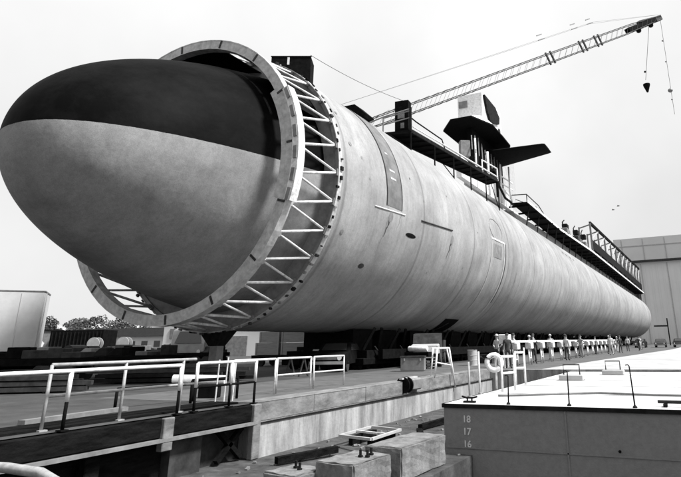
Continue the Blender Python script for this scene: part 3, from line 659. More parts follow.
# clutter on aft gangway
for k,(x,yy,z,lab) in enumerate(((-15.6,84,0,'dark machine with raised arm on the aft platform'),(-15.5,92,0,'dark low machine heap midway along the aft platform'),(-15.5,99,0,'dark machine just before the long scaffold truss'))):
    t=thing('deck_machine',(x,yy,15.62),lab,'machine','machines on the aft platform')
    mb=MB(); mb.box((0,0,.6),(1.3,2.8,1.0+k*.2),.05); lpart(mb,'body','grey' if k!=1 else 'darkgrey',t,bevel=.1)
    mb=MB(); mb.box((.1,.4,1.5+k*.4),(.8,1.2,.8)); lpart(mb,'cab','dark',t,bevel=.08)
    mb=MB(); mb.tube([(0,-.8,.9),(0,-1.0,2.0+.4*k),(0,.4,2.5+.5*k)],.09,6); lpart(mb,'arm','dark',t)
# scaffold truss
t=thing('scaffold_truss',(-15.2,150,15.6),'long tall scaffold truss with black top chord at the stern end of the hull','scaffold')
ys=[105+k*9.0 for k in range(12)]
def zt(yy): return 15.9+5.4+ (yy-105)*.022
mb=MB(); mb.bar((-14.9,ys[0],zt(ys[0])),(-14.9,ys[-1],zt(ys[-1])),.35,.5); tag(part(mb,'top_chord','black',t),'black top chord')
mb=MB(); mb.bar((-14.9,ys[0],17.4),(-14.9,ys[-1],17.7),.4,1.6); part(mb,'lower_boarding','dark',t)
for i,yy in enumerate(ys):
    mb=MB(); mb.bar((-14.9,yy,15.7),(-14.9,yy,zt(yy)),.3,.35); part(mb,'upright','grey',t)
    mb=MB(); mb.bar((-16.9,yy,15.7),(-16.9,yy,zt(yy)-.6),.25,.25); part(mb,'upright','grey',t)
    mb=MB(); mb.bar((-14.9,yy,zt(yy)-.3),(-16.9,yy,zt(yy)-.8),.2,.2); part(mb,'tie','grey',t)
    if i<11: mb=MB(); mb.bar((-14.9,yy,18.2),(-14.9,yy+9,zt(yy+9)-.4),.2,.22); part(mb,'diagonal','lightgrey',t)
t=thing('stern_shed',(-17,207,13.8),'small dark box on the very stern end of the hull','box')
mb=MB(); mb.box((-16.4,206.5,14.6),(2.2,3,2.2)); part(mb,'body','grey',t)
mb=MB(); mb.box((-16.4,206.5,15.8),(2.6,3.4,.3)); part(mb,'lid','dark',t)

# cradles under the hull ---------------------------------------------------
def cradle():
    t=thing('transfer_cradle',(0,0,0),'x','cradle','dark transfer cradles under the hull')
    mb=MB(); vs=[];fs=[]; n=12
    for k in range(n+1):
        a=R(-90-15+30*k/n); x=(HR+.06)*math.cos(a); z=AZ+(HR+.06)*math.sin(a)
        for yy in(-1.1,1.1): vs+=[(x,yy,z),(x,yy,1.0)]
    for k in range(n):
        a=k*4;b=a+4
        fs+=[(a,a+2,b+2,b),(a+1,b+1,b+3,a+3),(a,b,b+1,a+1),(a+2,a+3,b+3,b+2)]
    fs+=[(0,1,3,2),(n*4,n*4+2,n*4+3,n*4+1)]
    mb.add(vs,fs); lpart(mb,'saddle','black',t)
    mb=MB(); mb.box((0,0,.8),(5.4,2.6,.4)); lpart(mb,'beam','black',t)
    for x in (-2.1,0,2.1):
        mb=MB(); mb.box((x,0,.42),(1.3,3.4,.36)); lpart(mb,'bogie','black',t,bevel=.04)
        for yy in(-1.3,-.43,.43,1.3):
            mb=MB(); mb.lathe([(0,-.2),(.24,-.2),(.24,.2),(0,.2)],12,(x,yy,.25),axis='x'); lpart(mb,'wheel','dark',t,smooth=30)
    for sy in(-1,1): mb=MB(); mb.bar((2.2,sy*.9,1.0),(2.7,sy*.4,2.2),.14); lpart(mb,'strut','dark',t)
    mb=MB(); mb.tube([(2.8,-.6,1.2),(2.9,.1,.6),(2.9,.8,.5),(2.8,1.4,.9)],.035,6); lpart(mb,'hydraulic_hose','darkgrey',t)
    return t
c0=cradle()
for k in range(25):
    o=c0 if k==0 else copy_tree(c0); o.location=(AX+random.uniform(-.15,.15),30.4+k*3.7+random.uniform(-.3,.3),0) if k<18 else (AX,30.4+17*3.7+(k-17)*11.5,0)
    o['label']='%s dark transfer cradle under the hull counting from the bow'%(ORD[k] if k<len(ORD) else '')
o=None
mb=MB(); mb.box((AX+3.1,116,.78),(.3,172,.5)); o=mb.build('side_girder','black'); tag(o,'added long black girder along the near side of the hull cradles','girder')  # added girder, helps keep the gap below the hull black
mb=MB(); mb.box((AX-3.0,117,.98),(.7,172,.5)); o=mb.build('keel_girder','black'); tag(o,'added long black girder under the far side of the hull','girder')  # second added girder, fills the gap with black from the far side
mb=MB(); mb.box((AX-5.2,120,1.05),(.4,166,1.7)); o=mb.build('filler_boards','black'); tag(o,'added row of black boards closing off the far side below the hull','boards')  # added black wall, blocks the bright background seen under the hull
# support column beneath the ring
t=thing('support_column',(AX-.1,20.7,0),'grey column with flared head propping the hull just behind the ring','column')
mb=MB(); mb.box((AX-.1,20.7,1.0),(.42,.42,2.0)); part(mb,'shaft','grey',t)
mb=MB(); mb.prism([(AX-.35,20.45),(AX+.15,20.45),(AX+.15,20.95),(AX-.35,20.95)],1.35,1.98,[(AX-.75,20.2),(AX+.55,20.2),(AX+.55,21.2),(AX-.75,21.2)]); part(mb,'flared_head','dark',t)
mb=MB(); mb.box((AX-.1,20.7,.06),(.9,.9,.12)); part(mb,'base_plate','dark',t)
# white jack stands + beam --------------------------------------------------
def stand():
    t=thing('jack_stand',(0,0,0),'x','jack stand','white jack stands beside the hull')
    mb=MB(); mb.box((0,0,1.08),(.4,.5,.38)); lpart(mb,'head','white_worn',t,bevel=.05)
    for sy in(-.28,.28): mb=MB(); mb.tube([(0,sy,0),(0,sy*.6,.92)],.055,8); lpart(mb,'leg','white_worn',t,smooth=True)
    mb=MB(); mb.tube([(0,-.22,.4),(0,.22,.4)],.04,6); lpart(mb,'tie','white_worn',t)
    return t
s0=stand()
for k in range(16):
    o=s0 if k==0 else copy_tree(s0); o.location=(-9.2-.03*k,32.2+k*3.05,0); o['label']='%s white jack stand in the row under the white beam%s'%(ORD[k],', nearest the life ring' if k==0 else ' counting from the life ring')
mb=MB(); mb.box((-9.5,56,1.33),(.22,49.5,.11),-R(.55)*-1); o=mb.build('white_beam','white'); tag(o,'long white beam running along the tops of the jack stands','beam')
t=thing('white_cabinet',(-9.5,31.5,0),'white box cabinet at the near end of the white beam beside the hull','cabinet')
mb=MB(); mb.box((-9.6,31.6,1.45),(.5,.8,.5)); part(mb,'box','white',t,bevel=.03)
for sy in(-.3,.3): mb=MB(); mb.tube([(-9.6,31.6+sy,0),(-9.6,31.6+sy,1.2)],.05,8); part(mb,'leg','white_worn',t)

# people ------------------------------------------------------------------
def make_person(pose,shirt,trousers,cap):
    J={'pel':(0,0,.96,.13),'waist':(0,.0,1.08,.12),'chest':(0,0,1.32,.15),'neck':(0,0,1.47,.055),'headb':(0,-.01,1.56,.075),'head':(0,-.015,1.66,.088),'htop':(0,0,1.73,.05)}
    st=.16 if pose=='walk' else .02
    for s,n in((1,'l'),(-1,'r')):
        J['sh'+n]=(s*.17,0,1.4,.065)
        if pose=='reach' and s==1: J['el'+n]=(s*.26,-.2,1.28,.045); J['wr'+n]=(s*.22,-.42,1.36,.032); J['ha'+n]=(s*.21,-.5,1.38,.035)
        elif pose=='hips': J['el'+n]=(s*.37,.06,1.18,.045); J['wr'+n]=(s*.2,-.03,1.02,.032); J['ha'+n]=(s*.15,-.08,1.0,.032)
        else:
            sw=.12*s if pose=='walk' else .0
            J['el'+n]=(s*.24,sw+.02,1.13,.045); J['wr'+n]=(s*.25,sw*1.8-.04,.89,.03); J['ha'+n]=(s*.25,sw*2-.05,.82,.034)
        J['hip'+n]=(s*.095,0,.9,.095); J['kn'+n]=(s*.11,-s*st*.6-.02,.5,.062); J['an'+n]=(s*.12,-s*st*1.3+.02,.09,.043); J['to'+n]=(s*.14,-s*st*1.3-.15,.04,.038)
    E=[('pel','waist'),('waist','chest'),('chest','neck'),('neck','headb'),('headb','head'),('head','htop')]
    for n in 'lr': E+=[('chest','sh'+n),('sh'+n,'el'+n),('el'+n,'wr'+n),('wr'+n,'ha'+n),('pel','hip'+n),('hip'+n,'kn'+n),('kn'+n,'an'+n),('an'+n,'to'+n)]
    names=list(J); me=bpy.data.meshes.new('sk'); me.from_pydata([J[k][:3] for k in names],[(names.index(a),names.index(b)) for a,b in E],[])
    o=bpy.data.objects.new('sk',me); COL.objects.link(o); sm=o.modifiers.new('s','SKIN'); 
    for i,k in enumerate(names): 
        r=J[k][3]; d=me.skin_vertices[0].data[i]; d.radius=(r,r*(.75 if k in('chest','waist','pel') else 1)); d.use_root=(k=='pel')
    sb=o.modifiers.new('d','SUBSURF'); sb.levels=1; sb.render_levels=1
    bpy.context.view_layer.update()
    out=bpy.data.meshes.new_from_object(o.evaluated_get(bpy.context.evaluated_depsgraph_get())); bpy.data.objects.remove(o)
    bm=bmesh.new(); bm.from_mesh(out)
    # fingers and thumb
    for n,s in(('l',1),('r',-1)):
        h=V(J['ha'+n][:3]); w=V(J['wr'+n][:3]); d=(h-w).normalized(); side=d.cross(V((s,0,.01))).normalized()
        for f in range(5):
            off=(f-1.5)*.018 if f<4 else -.04; L=(.07,.08,.075,.06,.05)[f]
            base=h+d*(.01 if f<4 else -.03)+side*off; mid=base+d*L*.55+side*(-.012 if f==4 else 0); tip=mid+(d*.8+V((-s*.5,0,0))).normalized()*L*.45
            t_=MB(); t_.tube([base,mid,tip],.009,5,.007); q=[bm.verts.new(v) for v in t_.v]
            for fc in t_.f:
                try: bm.faces.new([q[i] for i in fc])
                except ValueError: pass
    # nose
    t_=MB(); t_.add([(-.015,-.09,1.62),(.015,-.09,1.62),(0,-.125,1.63),(0,-.09,1.67)],[(0,1,2),(0,2,3),(1,3,2)]); q=[bm.verts.new(v) for v in t_.v]
    for fc in t_.f: bm.faces.new([q[i] for i in fc])
    bm.faces.ensure_lookup_table()
    for f in bm.faces:
        c=f.calc_center_median(); f.smooth=True
        arm=abs(c.x)>.185
        if c.z>1.46: f.material_index=2
        elif any((c-V(J['ha'+n][:3])).length<.13 and (c-V(J['ha'+n][:3])).length<(c-V(J['el'+n][:3])).length*.7 for n in 'lr'): f.material_index=2
        elif c.z>.97 or (arm and c.z>.7): f.material_index=0
        elif c.z>.1: f.material_index=1
        else: f.material_index=3
    me=bpy.data.meshes.new('body'); bm.to_mesh(me); bm.free()
    for m in(shirt,trousers,'skin','black'): me.materials.append(M[m])
    hm=MB(); prof_=[(.098,1.665),(.1,1.70),(.085,1.75),(.05,1.785),(0,1.795)]; hm.lathe(prof_,14,(0,.005,0))
    if cap: hm.lathe([(0,1.69),(.14,1.69),(.14,1.70),(0,1.70)],14,(0,-.02,0))
    return me,hm,('cloth_w' if cap else 'hair')
PCACHE={}
def person(x,y,rz,pose,shirt,trousers,cap,lab,scale=1,grp='people standing along the hull'):
    key=(pose,shirt,trousers,cap)
    t=thing('person',(x,y,0),lab,'person',grp,rz)
    if key not in PCACHE:
        me,hm,hmname=make_person(*key); b=bpy.data.objects.new('body',me); COL.objects.link(b); b.parent=t
        hd=lpart(hm,'cap' if cap else 'hair',hmname,t,smooth=True); PCACHE[key]=(b,hd)
    else:
        for s_ in PCACHE[key]: c=s_.copy(); COL.objects.link(c); c.parent=t
    t.scale=(scale,)*3
W,D,G='cloth_w','cloth_d','cloth_g'
PPL=[(-8.9,31.0,.4,'stand',D,D,0,'person in dark clothes standing beside the white cabinet'),
(-9.0,33.6,-.5,'hips',W,D,1,'person in white shirt and cap, hands on hips, nearest the white cabinet'),
(-8.3,34.6,2.2,'walk',W,W,0,'bareheaded person in white striding along the white beam, nearest walker'),
(-9.1,37.2,.3,'reach',D,D,0,'person in dark clothes reaching to the white beam'),
(-8.6,39.4,1.2,'stand',W,W,1,'person all in white with cap behind the nearest walker'),
(-8.9,41.6,-.9,'walk',G,D,0,'person in grey shirt walking by the white beam'),
(-8.3,43.4,2.8,'stand',W,D,0,'bareheaded person in white shirt and dark trousers by the fourth stand'),
(-8.7,46.0,.2,'reach',W,W,1,'person all in white with one arm on the white beam'),
(-7.9,47.6,1.7,'walk',D,W,0,'person in dark jacket and white trousers walking near the yard edge'),
(-8.5,50.2,-.4,'hips',G,G,0,'person in grey overalls with hands on hips'),
(-7.6,52.5,.9,'stand',W,D,1,'capped person in white shirt halfway along the crowd'),
(-8.2,55.5,2.0,'walk',D,D,0,'person in dark clothes walking halfway along the crowd'),
(-7.2,58.4,.1,'stand',W,W,0,'bareheaded person all in white past the middle of the crowd'),
(-7.8,61.8,-.7,'reach',G,D,0,'person in grey shirt reaching towards the far stands'),
(-6.6,62.8,1.4,'walk',W,D,1,'capped person in white shirt walking apart from the far crowd'),
(-7.4,67.3,.5,'stand',D,D,0,'person in dark clothes standing with the far crowd'),
(-6.9,71.5,2.4,'hips',W,W,1,'capped person in white, hands on hips, in the far crowd'),
(-6.3,76.5,.0,'stand',W,D,0,'bareheaded person in white shirt near the stern end of the crowd'),
(-6.8,82,-.3,'walk',D,D,0,'person in dark clothes walking near the stern end of the crowd'),
(-5.9,88,.8,'stand',W,W,0,'person all in white, farthest of the crowd'),
(-6.4,95,.3,'hips',G,D,0,'person in grey shirt beyond the rest of the crowd')]
for i,p in enumerate(PPL): person(p[0]-(1.7 if i%3 else .4),*p[1:],scale=random.uniform(.95,1.04))

def clutter(kind,x,y,rz,lab,m,s_=1):
    t=thing({'drum':'oil_drum','box':'tool_chest','pallet':'pallet_stack','reel':'hose_reel','horse':'saw_horse','board':'notice_board'}[kind],(x,y,0),lab,{'drum':'drum','box':'chest','pallet':'pallets','reel':'reel','horse':'trestle','board':'board'}[kind],None,rz)
    if kind=='drum':
        mb=MB(); mb.lathe([(0,0),(.29,0),(.3,.02),(.285,.04),(.285,.3),(.3,.31),(.285,.33),(.285,.57),(.3,.58),(.285,.6),(.285,.86),(.3,.87),(.3,.89),(.27,.88),(0,.88)],18); lpart(mb,'shell',m,t,smooth=30)
        mb=MB(); mb.lathe([(0,.88),(.04,.88),(.04,.91),(0,.91)],8,(.15,0,0)); lpart(mb,'bung','dark',t)
    elif kind=='box':
        mb=MB(); mb.box((0,0,.35*s_),(1.2*s_,.6*s_,.6*s_)); lpart(mb,'body',m,t,bevel=.02)
        mb=MB(); mb.box((0,0,.68*s_),(1.24*s_,.64*s_,.08)); lpart(mb,'lid','darkgrey',t)
        for sx in(-.4,.4): mb=MB(); mb.box((sx*s_,-.31*s_,.55*s_),(.06,.04,.12)); lpart(mb,'latch','silver',t)
    elif kind=='pallet':
        for k in range(4):
            mb=MB(); mb.box((0,0,.12+k*.15),(1.2,1.0,.03)); 
            lpart(mb,'top_boards',m,t).rotation_euler=(0,0,.05*k)
            for sx in(-.5,0,.5): mb=MB(); mb.box((sx,0,.055+k*.15),(.1,1.0,.09)); lpart(mb,'bearer','timber',t)
    elif kind=='reel':
        for sy in(-.2,.2): mb=MB(); mb.lathe([(.08,-.02),(.45,-.02),(.45,.02),(.08,.02)],20,(0,sy,.5),axis='y'); lpart(mb,'flange',m,t,smooth=30)
        mb=MB(); mb.lathe([(0,-.18),(.34,-.18),(.34,.18),(0,.18)],18,(0,0,.5),axis='y'); lpart(mb,'hose_coil','black',t,smooth=30)
    elif kind=='horse':
        mb=MB(); mb.bar((-.6,0,.8),(.6,0,.8),.1); lpart(mb,'top_beam',m,t)
        for sx in(-.5,.5):
            for sy in(-.25,.25): mb=MB(); mb.bar((sx,sy,0),(sx,0,.78),.06); lpart(mb,'leg',m,t)
    else:
        mb=MB(); mb.box((0,0,1.2),(.9,.05,.6)); lpart(mb,'panel',m,t)
        for sx in(-.4,.4): mb=MB(); mb.bar((sx,0,0),(sx,0,1.5),.05); lpart(mb,'post','darkgrey',t)
    return t
clutter('box',-13.2,27.6,.3,'grey tool chest standing before the dark cradles','grey')
clutter('pallet',-13.8,30.2,.2,'stack of worn pallets left of the white cylindrical tank','grey')
clutter('box',-12.6,37.4,-.2,'small dark tool chest by the hull just left of the white cabinet','darkgrey',.8)
clutter('horse',-16.8,22.9,-.3,'dark saw horse standing just right of the support column','darkgrey')
clutter('drum',-12.6,34.6,0,'pale oil drum standing by the hull between the white tank and the cabinet','lightgrey')
# vehicles ---------------------------------------------------------------
def wheel(parent,x,y,r,w=.22,axis='y'):
    mb=MB(); mb.lathe([(r*.55,-w/2),(r*.95,-w/2),(r,-w/3),(r,w/3),(r*.95,w/2),(r*.55,w/2)],20,(x,y,r),axis=axis); a=lpart(mb,'tyre','rubber',parent,smooth=30)
    mb=MB(); mb.lathe([(0,-w*.42),(r*.57,-w*.42),(r*.57,w*.42),(0,w*.42)],14,(x,y,r),axis=axis); b=mb.build('rim',M['lightgrey'],a,origin=(0,0,0))
def car(loc,rz,lab,m,group=None):       # front faces local -y
    t=thing('parked_car',loc,lab,'car',group,rz)
    L,Wd=4.6,1.8
    side=[(-2.3,.35),(-2.3,.78),(-2.1,.9),(-1.0,.98),(-.35,1.42),(1.2,1.44),(1.75,1.02),(2.25,.95),(2.3,.4)]
    mb=MB(); n=len(side); vs=[]
    for x,sh in((-.9,0),(-.78,.0),(.78,.0),(.9,0)):
        for y,z in side:
            k=1-max(0,z-.95)*.35; vs.append((x*k,y,z if abs(x)<.85 or z<.9 else z-.04))
    fs=[]
    for i in range(3):
        for k in range(n): fs.append((i*n+k,i*n+(k+1)%n,(i+1)*n+(k+1)%n,(i+1)*n+k))
    fs+=[tuple(range(n)),tuple(range(3*n,4*n))]
    mb.add(vs,fs); lpart(mb,'body',m,t,smooth=35)
    mb=MB(); mb.add([(-.68,-.93,1.03),(.68,-.93,1.03),(.6,-.42,1.37),(-.6,-.42,1.37)],[(0,1,2,3)]); 
    w=lpart(mb,'windscreen','glass',t); w.location=(0,-.03,.015)
    for s in(-1,1):
        mb=MB(); mb.add([(s*.87,-.75,1.02),(s*.87,1.35,1.02),(s*.77,1.0,1.35),(s*.77,-.3,1.35)],[(0,1,2,3)]); lpart(mb,'side_window','glass',t).location=(s*.015,0,0)
        for yy in(-1.45,1.45): wheel(t,s*.8,yy,.32,.2,'x')
        mb=MB(); mb.lathe([(0,0),(.11,0),(.11,.05),(0,.07)],14,(s*.66,-2.3,.68),axis='y'); lpart(mb,'headlight','lamp',t).location=(0,-.04,0)
    mb=MB(); mb.box((0,-2.33,.45),(1.75,.1,.14)); lpart(mb,'bumper','lightgrey',t)
    mb=MB(); mb.box((0,-2.31,.68),(1.05,.05,.16)); lpart(mb,'grille','grey',t)
    return t
car((-18.0,28.2,0),R(18),'dark car facing the camera under the hull, headlights showing','black')
CP=[(-9.5,112,90,'dark'),(-6.3,113,90,'darkgrey'),(-3.3,113,88,'dark'),(-.2,114,92,'black'),(3.2,114,90,'darkgrey')]
for i,(x,yy,a,m_) in enumerate(CP):
    car((x,yy,0),R(a-90),'%s dark car in the far parked row at the right, counting from the hull'%['first','second','third','fourth','fifth'][i],m_,'cars parked in a far row at the right')
def utility_truck(loc,rz,lab):
    t=thing('utility_truck',loc,lab,'truck',None,rz)
    mb=MB(); mb.box((0,0,.62),(1.7,4.4,.25)); lpart(mb,'chassis','dark',t)
    mb=MB(); mb.extr([(-2.2,.7),(-2.2,1.2),(-1.5,1.28),(-1.2,1.25),(-1.2,.7)],'x',-.8,.8); lpart(mb,'bonnet','lightgrey',t,bevel=.03)
    mb=MB(); mb.box((0,-2.24,.95),(1.3,.05,.35)); lpart(mb,'grille','white',t)
    mb=MB(); mb.extr([(-1.2,.7),(-1.1,1.3),(-.8,1.85),(.2,1.9),(.3,.7)],'x',-.82,.82); lpart(mb,'cab','darkgrey',t)
    mb=MB(); mb.box((0,1.3,1.15),(1.8,1.9,.7)); lpart(mb,'bed','darkgrey',t)
    for s in(-1,1):
        for yy in(-1.5,1.4): wheel(t,s*.8,yy,.38,.24,'x')
    return t
utility_truck((-15.3,34.2,0),R(18),'small truck with pale nose facing the camera under the hull, right of the dark car')
t=thing('white_tank',(-14.8,31.6,0),'short white cylindrical tank on a dark trolley in front of the hull','tank')
mb=MB(); mb.lathe([(0,-.62),(.13,-.6),(.16,-.55),(.16,.55),(.13,.6),(0,.62)],16,(-14.8,31.6,1.02),axis='x'); part(mb,'tank','white',t,smooth=40)
mb=MB(); mb.box((-14.8,31.6,.7),(1.5,.5,.3)); part(mb,'trolley','black',t)
for sx in(-.5,.5): 
    mb=MB(); mb.lathe([(0,-.3),(.2,-.3),(.2,.3),(0,.3)],12,(-14.8+sx,31.6,.2),axis='y'); part(mb,'wheel','rubber',t)
mb=MB(); 
for sx in(-.5,.5): mb.bar((-14.8+sx,31.6,.2),(-14.8+sx,31.6,.6),.08)
part(mb,'axle_frame','black',t)
# crates on a trailer
t=thing('flatbed_trailer',(-26.4,34.6,0),'low dark flatbed trailer under the hull loaded with four pale crates','trailer',None,R(-12)*-1)
mb=MB(); mb.box((0,0,.62),(3.9,2.4,.2)); lpart(mb,'bed','dark',t)
mb=MB(); mb.box((0,0,.45),(3.2,.5,.16)); lpart(mb,'frame','black',t)
for x in(-1.35,1.35):
    for yy in(-.9,.9): wheel(t,x,yy,.27,.25,'y')
for i,(x,z,sz,lab) in enumerate(((-.98,.725,(1.75,1.2,.8),'lower left pale crate on the flatbed trailer'),(.95,.725,(1.8,1.2,.8),'lower right pale crate on the flatbed trailer'),(-.85,1.53,(1.5,1.2,.72),'upper left pale crate on the flatbed trailer'),(.9,1.53,(1.7,1.2,.72),'upper right pale crate on the flatbed trailer'))):
    c=thing('crate',t.matrix_basis@V((x,0,z)) if False else V((-26.4,34.6,0))+Matrix.Rotation(R(12),3,'Z')@V((x,-.3,z)),lab,'crate','crates on the flatbed trailer',R(12))
    mb=MB(); mb.box((0,0,sz[2]/2),(sz[0],sz[1],sz[2]-.01)); lpart(mb,'box','crate',c)
    for q_ in(-1,1):
        mb=MB(); mb.box((q_*(sz[0]/2-.06),-sz[1]/2-.015,sz[2]/2),(.1,.03,sz[2]-.02)); lpart(mb,'batten','lightgrey',c)
t=thing('marker_cone',(-20.2,29.5,0),'pale pyramid shaped trestle standing in the dark below the hull','trestle')
mb=MB(); mb.prism([(-20.55,29.2),(-19.85,29.2),(-19.85,29.9),(-20.55,29.9)],.75,1.55,[(-20.24,29.5),(-20.16,29.5),(-20.16,29.6),(-20.24,29.6)]); part(mb,'cap','white_worn',t)
for sx in(-.3,.3):
    for sy in (-.3,.3): mb=MB(); mb.bar((-20.2+sx*1.3,29.55+sy*1.3,0),(-20.2+sx,29.55+sy,.75),.08); part(mb,'leg','white_worn',t)
mb=MB(); mb.bar((-20.6,29.2,.4),(-19.8,29.2,.4),.06); part(mb,'rung','white_worn',t)

# semi trailer at far left
t=thing('box_trailer',(-31.9,19.2,0),'tall pale box trailer on dark chassis at the left edge','trailer',None)
P1=V((-30.9,19.9,0)); P0=V((-33.9,16.2,0))   # front face line (towards camera) runs P0..P1
dirv=(P1-P0).normalized(); nrm=V((-dirv.y,dirv.x,0))
t.location=(P0+P1)/2; ang_=math.atan2(dirv.y,dirv.x); t.rotation_euler=(0,0,ang_)
mb=MB(); mb.box((-2.2,1.25,2.72),(9.2,2.5,2.95)); lpart(mb,'box_body','trailer',t,bevel=.03)
mb=MB(); mb.box((-2.2,1.25,4.22),(9.24,2.54,.06)); lpart(mb,'roof_rail','grey',t)
mb=MB(); mb.box((-2.2,1.25,1.1),(9.2,1.1,.3)); lpart(mb,'chassis','black',t)
for k in range(9): mb=MB(); mb.box((-6.3+k*1.1,-.01,2.72),(.03,.03,2.8)); lpart(mb,'wall_rib','trailer',t)
mb=MB(); mb.box((-1.0,-.02,1.4),(3.6,.04,.2)); lpart(mb,'side_marker','dark',t)
for x in(.7,-.5):
    for yy in(.3,2.2): wheel(t,x,yy,.5,.35,'y')
mb=MB(); mb.box((-5.2,1.25,.62),(3.4,2.0,.7)); lpart(mb,'underframe_box','black',t)  # black boxes fill the space below the trailer chassis
mb=MB(); mb.box((.1,1.25,.65),(2.6,1.6,.8)); lpart(mb,'underframe_box','black',t)
for yy in(.5,2.0): mb=MB(); mb.box((-3.2,yy,.5),(.16,.16,1.0)); lpart(mb,'landing_leg','lightgrey',t)
mb=MB(); mb.box((-1.9,.2,.6),(.5,.1,.6)); lpart(mb,'mud_flap','grey',t)

# dark container and grey kiosk
t=thing('dark_container',(-49,35,0),'black shipping container in the yard right of the box trailer','container',None,R(25))
mb=MB(); mb.box((0,1.2,1.7),(4.6,2.4,2.4)); lpart(mb,'body','black',t,bevel=.03)
mb=MB(); 
for k in range(14): mb.box((-2.1+k*.32,-.02,1.7),(.08,.05,2.1))
lpart(mb,'corrugation','dark',t)
mb=MB(); mb.box((0,1.2,.25),(4.4,2.0,.5)); lpart(mb,'sleepers','timber',t)
t=thing('grey_kiosk',(-52.6,34.2,0),'grey kiosk with a pale emblem between the trailer and the black container','kiosk',None,R(40))
mb=MB(); mb.box((0,.8,1.45),(2.4,1.6,2.9)); lpart(mb,'body','grey',t,bevel=.03)
mb=MB(); mb.lathe([(0,0),(.42,0),(.42,.03),(0,.03)],5,(0,-.03,1.75),axis='y'); lpart(mb,'emblem','white',t)
mb=MB(); mb.box((0,.8,2.96),(2.6,1.8,.1)); lpart(mb,'roof','dark',t)

# low flatbed / equipment rows in the left yard
def flatbed(loc,rz,L,lab,load,mname):
    t=thing('low_loader',loc,lab,'trailer','low loaders parked in the left yard',rz)
    mb=MB(); mb.box((0,0,.85),(L,2.2,.25)); lpart(mb,'deck','black',t)
    mb=MB(); mb.box((0,0,.62),(L*.9,.6,.22)); lpart(mb,'frame','black',t)
    for x in (-L*.38,-L*.26,L*.3,L*.42):
        for yy in(-.95,.95): wheel(t,x,yy,.4,.3,'y')
    rnd=random.Random(load*7)
    for k in range(9):
        x=-L*.44+k*L*.11; mm=rnd.choice([mname,'dark','black','darkgrey','black']); kind=rnd.choice((0,0,4,1,0)); mb=MB()
        if kind==0: w=rnd.uniform(.35,1.1); h=rnd.uniform(.15,.62); mb.box((x,rnd.uniform(-.4,.2),.98+h/2),(w,rnd.uniform(.6,1.4),h),rnd.uniform(-.3,.3)); nm='steel_box'
        elif kind==1: r=rnd.uniform(.14,.3); mb.lathe([(0,-.6),(r,-.6),(r,.6),(0,.6)],12,(x,0,.98+r),axis='y'); nm='drum'
        elif kind==2: mb.tube([(x,-.8,1.0),(x+.3,-.6,1.5),(x+.6,.2,1.35),(x+.7,.8,1.0)],.06,6); nm='bent_tube'
        elif kind==3: mb.bar((x-.3,-.9,1.0),(x+.05,-.9,1.6),.07); mb.bar((x+.4,-.9,1.0),(x+.05,-.9,1.6),.07); mb.bar((x-.15,-.9,1.25),(x+.25,-.9,1.25),.05); nm='trestle'
        else: mb.prism([(x-.4,-.6),(x+.4,-.6),(x+.4,.6),(x-.4,.6)],.98,1.35,[(x-.15,-.3),(x+.2,-.3),(x+.2,.3),(x-.15,.3)]); nm='tarpaulin_bundle'
        lpart(mb,nm,mm,t,bevel=.02 if kind in(0,4) else 0)
    return t
flatbed((-25.5,15.2,0),R(35),6.5,'nearest dark low loader behind the left railing, by the box trailer',1,'darkgrey')
flatbed((-26.5,20.6,0),R(22),7,'dark low loader parked behind the left railing, below the ring',2,'grey')
flatbed((-38,31,0),R(15),8,'dark low loader farther off in front of the long low building',3,'dark')
flatbed((-31.5,30,0),R(15),6,'dark low loader just left of the support column',4,'grey')
for x,y,rz,L_,lab,sd in ((-20.8,12.6,R(32),5.5,'nearest stack of dark steel sections on the ground behind the left railing',1),(-19.6,18.2,R(25),6.0,'second stack of dark steel sections, below the left foot of the ring',2),(-27.5,11.5,R(40),5,'stack of dark steel sections in front of the box trailer',3)):
    t=thing('steel_stack',(x,y,0),lab,'steel stack','steel stacks in the left yard',rz); rnd=random.Random(sd)
    for lay in range(4):
        for k in range(5):
            if rnd.random()<.2*lay: continue
            l0=L_*rnd.uniform(.6,1); o_=rnd.uniform(-.5,.5); mb=MB(); h_=.14
            mb.bar((-l0/2+o_,-.6+k*.27,.12+lay*.17),(l0/2+o_,-.6+k*.27+rnd.uniform(-.06,.06),.12+lay*.17),.2,.13); lpart(mb,'steel_section',rnd.choice(['black','dark','dark','darkgrey']),t)
    for sx in(-.3,.3): mb=MB(); mb.box((L_*sx,0,.03),(.12,1.6,.06)); lpart(mb,'bearer','timber',t)
# truck under the ring
t=thing('yard_truck',(-30.4,30.6,0),'pale cab truck with dark windscreen seen below the bow ring','truck',None,R(28))
t.location=(-31.6,31.8,0)
mb=MB(); mb.extr([(-2.6,.6),(-2.6,1.5),(-2.3,2.4),(-1.9,2.5),(-1.0,2.5),(-1.0,.6)],'x',-1.1,1.1); lpart(mb,'cab','lightgrey',t,bevel=.05)
mb=MB(); mb.add([(-.85,-2.62,1.55),(.85,-2.62,1.55),(.65,-2.36,2.28),(-.65,-2.36,2.28)],[(0,1,2,3)]); lpart(mb,'windscreen','glass',t).location=(0,-.02,.02)
mb=MB(); mb.box((0,1.0,1.0),(2.2,4.2,.25)); lpart(mb,'bed','dark',t)
mb=MB(); mb.box((0,-2.65,.75),(2.2,.12,.25)); lpart(mb,'bumper','dark',t)
for s in(-1,1):
    for yy in(-1.9,1.0,2.1): wheel(t,s*.95,yy,.48,.28,'x')
    mb=MB(); mb.lathe([(0,0),(.12,0),(.12,.05),(0,.07)],12,(s*.75,-2.62,1.05),axis='y'); lpart(mb,'headlight','lamp',t).location=(0,-.06,0)
mb=MB(); mb.box((0,1.3,1.5),(1.7,2.4,.7)); lpart(mb,'load','grey',t,bevel=.06)
